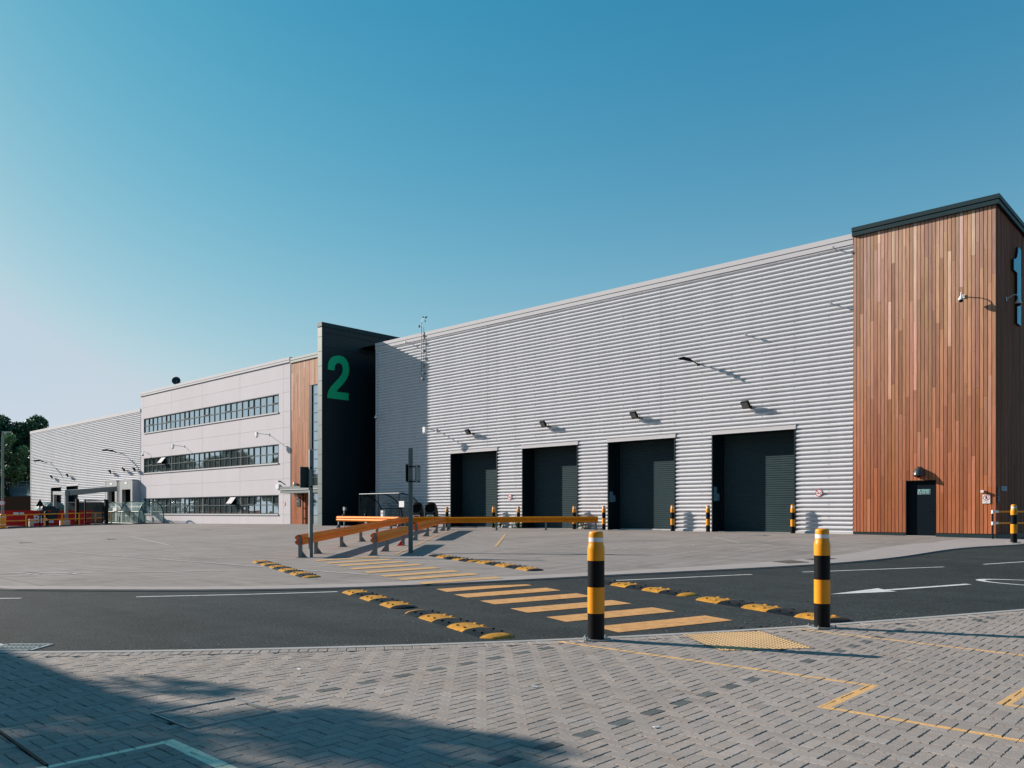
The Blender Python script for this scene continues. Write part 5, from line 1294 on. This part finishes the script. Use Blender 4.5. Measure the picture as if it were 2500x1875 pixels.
q = MB(); q.tube([(-80.0, 21.2, 1.2), (-80.0, 21.2, 4.5), (-80.0, 21.2, 8.35)], [.13, .10, .075], 12); q.build('pole', POLE, lp)
q = MB(); q.obox((-79.75, 21.45, 8.45), (.75, .22, .09), (0, 0, R(43))); q.build('lamp_head', SILVER_TRIM, lp)
q = MB(); q.lathe([(.26, 0), (.26, 1.22), (.16, 1.30)], 16, (-80.0, 21.2, .05)); pb_ = q.build('base_guard', YELLOWP, lp)
for z in (.35, 1.0):
    q = MB(); q.lathe([(.268, z), (.268, z+.06)], 16, (-80.0, 21.2, .05), cap=False); q.build('band', WHITER, pb_)
q = MB(); dn_ = Vector((.75, -.35, 0)).normalized(); uu = Vector((-dn_.y, dn_.x, 0)); c_ = Vector((-79.85, 21.1, 2.3)); o_ = [c_+uu*(.27*math.cos(2*math.pi*i/20))+Vector((0, 0, .27*math.sin(2*math.pi*i/20))) for i in range(20)]
q.poly(o_, tuple(dn_*.02), 0); i_ = [c_+dn_*.024+uu*(.27*math.cos(2*math.pi*i/20))+Vector((0, 0, .27*math.sin(2*math.pi*i/20))) for i in range(20)]; j_ = [c_+dn_*.024+uu*(.2*math.cos(2*math.pi*i/20))+Vector((0, 0, .2*math.sin(2*math.pi*i/20))) for i in range(20)]
q.add(i_+j_, [(i, (i+1) % 20, 20+(i+1) % 20, 20+i) for i in range(20)], 1); q.build('round_sign', [SIGNW, SIGNR], lp)
for k, (x, y, w_, h_) in enumerate(((-79.6, 23.3, .35, .75), (-79.2, 25.9, .8, .6))):
    t = thing('concrete_block', 'pale concrete block on the ground behind the railing, ' + ('nearer the lamp post' if k == 0 else 'nearer the gantry'), 'block', (x, y, .15))
    q = MB(); q.obox((x, y, .15+h_/2), (w_, .5, h_), (0, 0, R(80))); q.build('block', CONCB, t)
sp = thing('warning_sign', 'black triangular sign back rising above the red skip', 'sign', (-83.3, 25.3, 1.5))
q = MB(); q.poly([(-83.5, 24.8, 2.05), (-83.4, 25.5, 2.05), (-83.45, 25.15, 2.75)], (.03, 0, 0)); q.build('plate', BLACKM, sp); q = MB(); q.tube([(-83.45, 25.15, .2), (-83.45, 25.15, 2.3)], .05, 6); q.build('post', BLACKM, sp)
# fence and parapet wall far left
fe_ = thing('timber_fence', 'dark brown close board fence at the far left below the grey parapet', 'fence', (-121, 33, .2))
q = MB(); fb_ = mat('fence_boards', (.016, .012, .010), rough=1.0, spec=0.0, var=.3, scale=2, stretch=(6, 6, .2))
a0, a1 = Vector((-150, 31.5, 0)), Vector((-116.5, 34.0, 0)); n_ = 150
rr = random.Random(2)
for i in range(n_):
    p = a0+(a1-a0)*(i/n_); p2 = a0+(a1-a0)*((i+.96)/n_); v = rr.uniform(.75, 1.25)
    q.add([(p.x, p.y, .1), (p2.x, p2.y, .1), (p2.x, p2.y, 3.6), (p.x, p.y, 3.6)]+[(p.x, p.y+.03, .1), (p2.x, p2.y+.03, .1), (p2.x, p2.y+.03, 3.6), (p.x, p.y+.03, 3.6)], [(0, 1, 2, 3), (5, 4, 7, 6), (3, 2, 6, 7), (0, 3, 7, 4), (1, 5, 6, 2)])
q.build('boards', fb_, fe_)
pw = thing('parapet_wall', 'blue grey ribbed parapet wall with rail above the dark fence', 'wall', (-125, 36, 3.6))
PG = mat('parapet_grey', (.16, .21, .23), rough=.9, spec=.05)
q = MB(); a0, a1 = Vector((-160, 34.0, 0)), Vector((-119, 36.5, 0))
q.poly([(a0.x, a0.y, 1.0), (a1.x, a1.y, 1.0), (a1.x, a1.y, 4.2), (a0.x, a0.y, 4.2)], (0, .4, 0)); q.build('base_beam', PG, pw)
q = MB()
for i in range(60):
    p = a0+(a1-a0)*(i/60); q.box(p.x, p.x+.42, p.y+.03, p.y+.12, 4.2, 5.15)
q.poly([(a0.x, a0.y+.14, 4.2), (a1.x, a1.y+.14, 4.2), (a1.x, a1.y+.14, 5.15), (a0.x, a0.y+.14, 5.15)], (0, .1, 0)); q.build('ribbed_panel', PG, pw)
for h_ in (5.35, 5.75):
    q = MB(); q.bar((a0.x, a0.y, h_), (a1.x, a1.y, h_), .09, .09); q.build('rail', PG, pw)
for i in range(0, 14):
    p = a0+(a1-a0)*(i/13); q = MB(); q.bar((p.x, p.y, 5.1), (p.x, p.y, 5.75), .08, .08); q.build('post', PG, pw)
vn = thing('parked_van', 'pale vehicle roof just visible above the grey parapet rail', 'van', (-125, 39, 3.9))
q = MB(); q.poly([(-126.5, 38, 4.6), (-121.5, 38.3, 4.6), (-121.6, 38.3, 5.55), (-126.0, 38, 5.65)], (0, 2, 0)); q.build('body', WHITEP, vn); q = MB(); q.box(-126.0, -121.9, 37.9, 37.98, 4.95, 5.3); q.build('window', GLASS, vn)

# ------------------------------------------------ trees
def leaf_mat(name, c):
    m, n, l, b = new_mat(name)
    at = n.new('ShaderNodeAttribute'); at.attribute_name = 'tint'
    s_ = n.new('ShaderNodeVectorMath'); s_.operation = 'MULTIPLY'; s_.inputs[0].default_value = c; l.new(at.outputs['Color'], s_.inputs[1])
    l.new(s_.outputs[0], b.inputs['Base Color']); b.inputs['Roughness'].default_value = .55
    tr_ = n.new('ShaderNodeBsdfTranslucent'); l.new(s_.outputs[0], tr_.inputs['Color']); mx = n.new('ShaderNodeMixShader'); mx.inputs[0].default_value = .28
    l.new(b.outputs[0], mx.inputs[1]); l.new(tr_.outputs[0], mx.inputs[2]); l.new(mx.outputs[0], n['Material Output'].inputs['Surface'])
    return m
LEAF = leaf_mat('leaves_dark', (.022, .065, .030)); LEAF2 = leaf_mat('leaves_light', (.055, .12, .05)); BARK = mat('bark', (.06, .045, .035), rough=.9, var=.3, scale=6)
def tree(label, x, y, zb, H, rad, n_leaf, leaf, lm, seed, crown_lo=.3, group=None, clumps=26, cr=(.15, .36)):
    r = random.Random(seed); t = thing('tree', label, 'tree', (x, y, zb), group)
    q = MB(); q.tube([(x, y, zb), (x+.1, y, zb+H*.3), (x-.1, y+.1, zb+H*.6), (x, y, zb+H*.85)], [H*.022, H*.017, H*.011, .03], 9)
    cl = []
    for k in range(clumps):
        while True:
            a, b, c = r.uniform(-1, 1), r.uniform(-1, 1), r.uniform(-1, 1)
            d = math.sqrt(a*a+b*b+c*c)
            if .25 < d < 1: break
        hz = crown_lo+(1-crown_lo)*(.5+.5*c); wd = math.sin(math.pi*min(1, max(.08, .12+.80*(hz-crown_lo)/(1-crown_lo))))**.55
        cl.append((x+a*rad*wd, y+b*rad*wd, zb+H*(crown_lo+(1-crown_lo)*(.07+.86*(.5+.5*c))), r.uniform(*cr)*rad, r.uniform(.5, 1.6)))
    for c in cl[:12]:
        q.tube([(x, y, zb+H*r.uniform(.3, .55)), ((x+c[0])/2, (y+c[1])/2, (zb+H*.5+c[2])/2+.2), (c[0], c[1], c[2])], [H*.008, H*.005, .02], 6)
    q.build('trunk', BARK, t)
    N = n_leaf; per = np.random.RandomState(seed)
    w_ = np.array([c[3]**1.5 for c in cl]); w_ = w_/w_.sum(); idx = per.choice(len(cl), N, p=w_)
    C_ = np.array([c[:3] for c in cl])[idx]; RR = np.array([c[3] for c in cl])[idx]; TT = np.array([c[4] for c in cl])[idx]
    d = per.normal(size=(N, 3)); d /= np.linalg.norm(d, axis=1)[:, None]; rad_ = per.uniform(.35, 1.05, N)**.6
    pos = C_+d*(RR*rad_)[:, None]
    a = per.normal(size=(N, 3)); a /= np.linalg.norm(a, axis=1)[:, None]; b = np.cross(a, d+per.normal(size=(N, 3))*.5); b /= np.linalg.norm(b, axis=1)[:, None]+1e-9
    s_ = leaf*per.uniform(.6, 1.4, N)
    v = np.empty((N, 4, 3)); v[:, 0] = pos-a*s_[:, None]*.5; v[:, 1] = pos+b*s_[:, None]*.32; v[:, 2] = pos+a*s_[:, None]*.5; v[:, 3] = pos-b*s_[:, None]*.32
    me = bpy.data.meshes.new('crown'); vv = v.reshape(-1, 3)-np.array([x, y, zb])
    me.vertices.add(N*4); me.vertices.foreach_set('co', vv.ravel()); me.loops.add(N*4); me.loops.foreach_set('vertex_index', np.arange(N*4))
    me.polygons.add(N); me.polygons.foreach_set('loop_start', np.arange(0, N*4, 4)); me.polygons.foreach_set('loop_total', np.full(N, 4)); me.update()
    at = me.attributes.new('tint', 'FLOAT_COLOR', 'FACE'); tv = TT*per.uniform(.7, 1.3, N)
    at.data.foreach_set('color', np.stack([tv*per.uniform(.8, 1.2, N), tv, tv*.95, np.ones(N)], 1).astype(np.float32).ravel())
    me.materials.append(lm); o = bpy.data.objects.new('crown', me); col.objects.link(o); o.parent = t
    return t
G1 = 'trees beyond the far left fence'
tree('tall dark green tree at the left frame edge with a pointed top', -142.0, 36.5, .2, 18.4, 5.0, 26000, .40, LEAF, 21, .1, G1, 34)
tree('dark tree with ragged top between the lamp post and the distant hall', -141.5, 42.0, .2, 17.2, 5.2, 26000, .40, LEAF, 22, .1, G1, 34)
tree('small dark treetop peeping over the left end of the distant hall roof', -141.0, 47.0, .2, 16.2, 4.2, 16000, .38, LEAF, 23, .15, G1, 26)
tree('rounder light green tree in front of the darker ones beside the lamp post', -132.0, 35.8, .2, 13.0, 3.6, 12000, .34, LEAF2, 24, .15, G1, 30)
# trees beyond the frame that the office windows reflect and that shade the paving
G2 = 'trees reflected in the office windows'
for k, (x, y, H_, r_) in enumerate(((-121, 9, 11.5, 5.5), (-130, 2, 13, 6), (-114, 1, 10.5, 5), (-141, 10, 14, 6))):
    tree('tree outside the frame reflected in the office windows', x, y, .1, H_, r_, 7000, .7, LEAF, 40+k, .08, G2, 24)
tree('larger tree outside the frame shading the paving', -20.1, -5.9, 0, 8.9, 3.2, 15000, .16, LEAF, 61, .30, None, 40, (.10, .27))
tree('smaller tree outside the frame shading the paving', -18.5, -2.9, 0, 7.8, 1.7, 2600, .14, LEAF, 67, .45, None, 16, (.12, .26))
nb_ = thing('neighbouring_building', 'brick neighbour outside the frame that shades the paving', 'building', (-27, -6, 0))
q = MB(); q.box(-36, -21.3, -10, -3.0, 0, 6.55); q.build('wall', mat('neighbour_brick', (.20, .10, .07), rough=.85, var=.2, scale=5), nb_)
q = MB(); q.box(-36.1, -21.2, -10.1, -2.9, 6.55, 6.70); q.build('roof', SLATE, nb_)

nb2 = thing('sky_blocker', 'tall dark block added unseen behind the viewpoint to cut the sky light', 'warehouse', (5, -40, 0))
q = MB(); q.box(-42, 70, -60, -24, 0, 20.5); q.build('wall', mat('sky_blocker_grey', (.10, .105, .11), rough=.7), nb2)  # unseen mass added to hold back sky fill in the shadows
q = MB(); q.box(-42.2, 70.2, -60.2, -23.8, 20.5, 20.8); q.build('roof', SLATE, nb2)

# ------------------------------------------------ weeds, litter and ironwork
def weed(label, x, y, h_, seed):
    r = random.Random(seed); t = thing('weed', label, 'plant', (x, y, z0(x, y)), 'weeds at the foot of the ribbed wall')
    q = MB()
    for k in range(26):
        a = r.uniform(0, 6.28); l_ = r.uniform(.1, .38); q.tube([(x, y, z0(x, y)), (x+math.cos(a)*l_*.5, y+math.sin(a)*l_*.25, z0(x, y)+h_*r.uniform(.4, .6)), (x+math.cos(a)*l_, y+math.sin(a)*l_*.5, z0(x, y)+h_*r.uniform(.5, 1))], .006, 4)
    q.build('stems', LEAF2, t)
    q = MB()
    for k in range(420):
        a = r.uniform(0, 6.28); l_ = .45*math.sqrt(r.random()); z = z0(x, y)+h_*r.random()*(1.1-l_); c = Vector((x+math.cos(a)*l_, y+math.sin(a)*l_*.5, z)); d = Vector((r.gauss(0, 1), r.gauss(0, 1), r.gauss(0, .6))).normalized(); e = d.cross(Vector((0, 0, 1))).normalized(); s_ = r.uniform(.03, .07); g_ = r.uniform(.6, 1.6)
        q.add([c-d*s_, c+e*s_*.4, c+d*s_, c-e*s_*.4], [(0, 1, 2, 3)], 0, (g_, g_, g_*.8))
    q.build('leaves', LEAF2, t)
weed('leafy weed right of the first roller door behind the orange rail', -33.25, 34.75, .62, 1)
weed('leafy weed left of the second roller door behind the orange rail', -32.05, 34.95, .55, 2)
weed('dry leafy weed right of the second roller door behind the rail end', -27.2, 34.95, .75, 3)
def grate(name, label, cx, cy, lx, ly, ang, zo, n_=9, m=GALV, cat='drain'):
    t = thing(name, label, cat, (cx, cy, z0(cx, cy)+zo))
    d = Vector((math.cos(ang), math.sin(ang), 0)); e = Vector((-d.y, d.x, 0)); c = Vector((cx, cy, 0))
    def pt(u, v, z): p = c+d*u+e*v; return (p.x, p.y, z0(p.x, p.y)+zo+z)
    q = MB()
    cs = [pt(-lx/2, -ly/2, 0), pt(lx/2, -ly/2, 0), pt(lx/2, ly/2, 0), pt(-lx/2, ly/2, 0)]
    for a, b in zip(cs, cs[1:]+cs[:1]): q.bar(a, b, .05, .012)
    f_ = q.build('frame', m, t)
    q = MB(); q.add([pt(-lx/2, -ly/2, -.003), pt(lx/2, -ly/2, -.003), pt(lx/2, ly/2, -.003), pt(-lx/2, ly/2, -.003)], [(0, 1, 2, 3)]); q.build('void', BLACKM, t)
    q = MB()
    for i in range(n_):
        u = -lx/2+lx*(i+.5)/n_; q.bar(pt(u, -ly/2, 0), pt(u, ly/2, 0), lx/n_*.42, .010)
    q.bar(pt(-lx/2, 0, .001), pt(lx/2, 0, .001), .04, .010); q.build('grating', m, t)
IRON = mat('cast_iron', (.06, .055, .05), rough=.7, var=.2, scale=20)
grate('gully_grate', 'cast iron gully grate in the pale concrete band by the yard kerb', -8.87, 20.05, .62, .60, R(62), .006, 9, IRON)
grate('gully_grate', 'second iron grate beside it, farther toward the tower', -8.58, 21.25, .75, .30, R(62), .006, 8, IRON)
grate('road_gully', 'white splashed square gully grate at the left edge of the road', -10.42, 2.92, .52, .42, R(42), -.028, 10, mat('painted_iron', (.24, .27, .27), rough=.6, var=.3, scale=30))
wl2 = MB(); strip(wl2, [(-13.4, 2.55), (-10.62, 2.86)], .05, RZ); strip(wl2, [(-13.4, 2.42), (-10.66, 2.76)], .03, RZ); tag(wl2.build('painted_edge_lines', WHITELINE), kind='structure')
def manhole(label, x, y, s_):
    t = thing('manhole_cover', label, 'manhole', (x, y, z0(x, y))); q = MB(); q.box(x-s_/2, x+s_/2, y-s_/2, y+s_/2, z0(x, y)-.02, z0(x, y)+.006); q.build('cover', IRON, t)
    q = MB(); q.bar((x-s_/2, y-s_/2, z0(x, y)+.004), (x+s_/2, y-s_/2, z0(x, y)+.004), .04, .014); q.bar((x-s_/2, y+s_/2, z0(x, y)+.004), (x+s_/2, y+s_/2, z0(x, y)+.004), .04, .014); q.build('frame', GALV, t)
manhole('dark manhole cover on the concrete before the rightmost roller door', -15.2, 31.4, .62)
manhole('dark manhole cover far left on the concrete', -43.5, 12.5, .7)
manhole('dark manhole cover on the concrete in front of the green shelter', -43.0, 16.3, .7)
# scattered grit and litter
gr = MB(); rg = random.Random(77)
for k in range(420):
    y = rg.uniform(1.5, 13); x = ne(y)-abs(rg.gauss(0, .35))-.02 if rg.random() < .55 else ne(y)-rg.uniform(0, 6.5)
    if x < fe(y)+.1: continue
    s_ = rg.uniform(.003, .007); gr.obox((x, y, z0(x, y)-.032+s_*.4), (s_*1.4, s_, s_*.8), (rg.random(), rg.random(), rg.random()*3))
o = gr.build('loose_grit', CONCB); tag(o, 'fine pale grit scattered along the road edge', 'grit', kind='stuff')
dbm = MB()
for k in range(260):
    x = -4.35+rg.gauss(0, .45); y = ne_inv = 9.9+rg.gauss(0, .35)
    d_ = ne(y)-x
    if d_ < .02 or d_ > .5: continue
    s_ = rg.uniform(.008, .022); dbm.obox((x, y, z0(x, y)-.03+s_*.3), (s_*2, s_, s_*.4), (rg.random(), rg.random(), rg.random()*3))
o = dbm.build('leaf_litter', mat('dead_leaves', (.03, .022, .016), rough=.9)); tag(o, 'dark leaf litter at the kerb beside the tactile slab', 'litter', kind='stuff')
for k, (x, y, r_) in enumerate(((-4.62, 5.26, .5), (-3.12, 4.85, 1.2), (-6.8, 4.3, 0))):
    t = thing('paper_scrap', ['tiny white paper scrap on the paving left of centre', 'tiny white paper scrap on the paving near the dark block row', 'tiny white paper scrap on the sunlit paving below the road gully'][k], 'litter', (x, y, .01))
    q = MB(); q.obox((x, y, z0(x, y)+.008), (.05, .02, .004), (.15, .1, r_)); q.build('scrap', SIGNW, t)
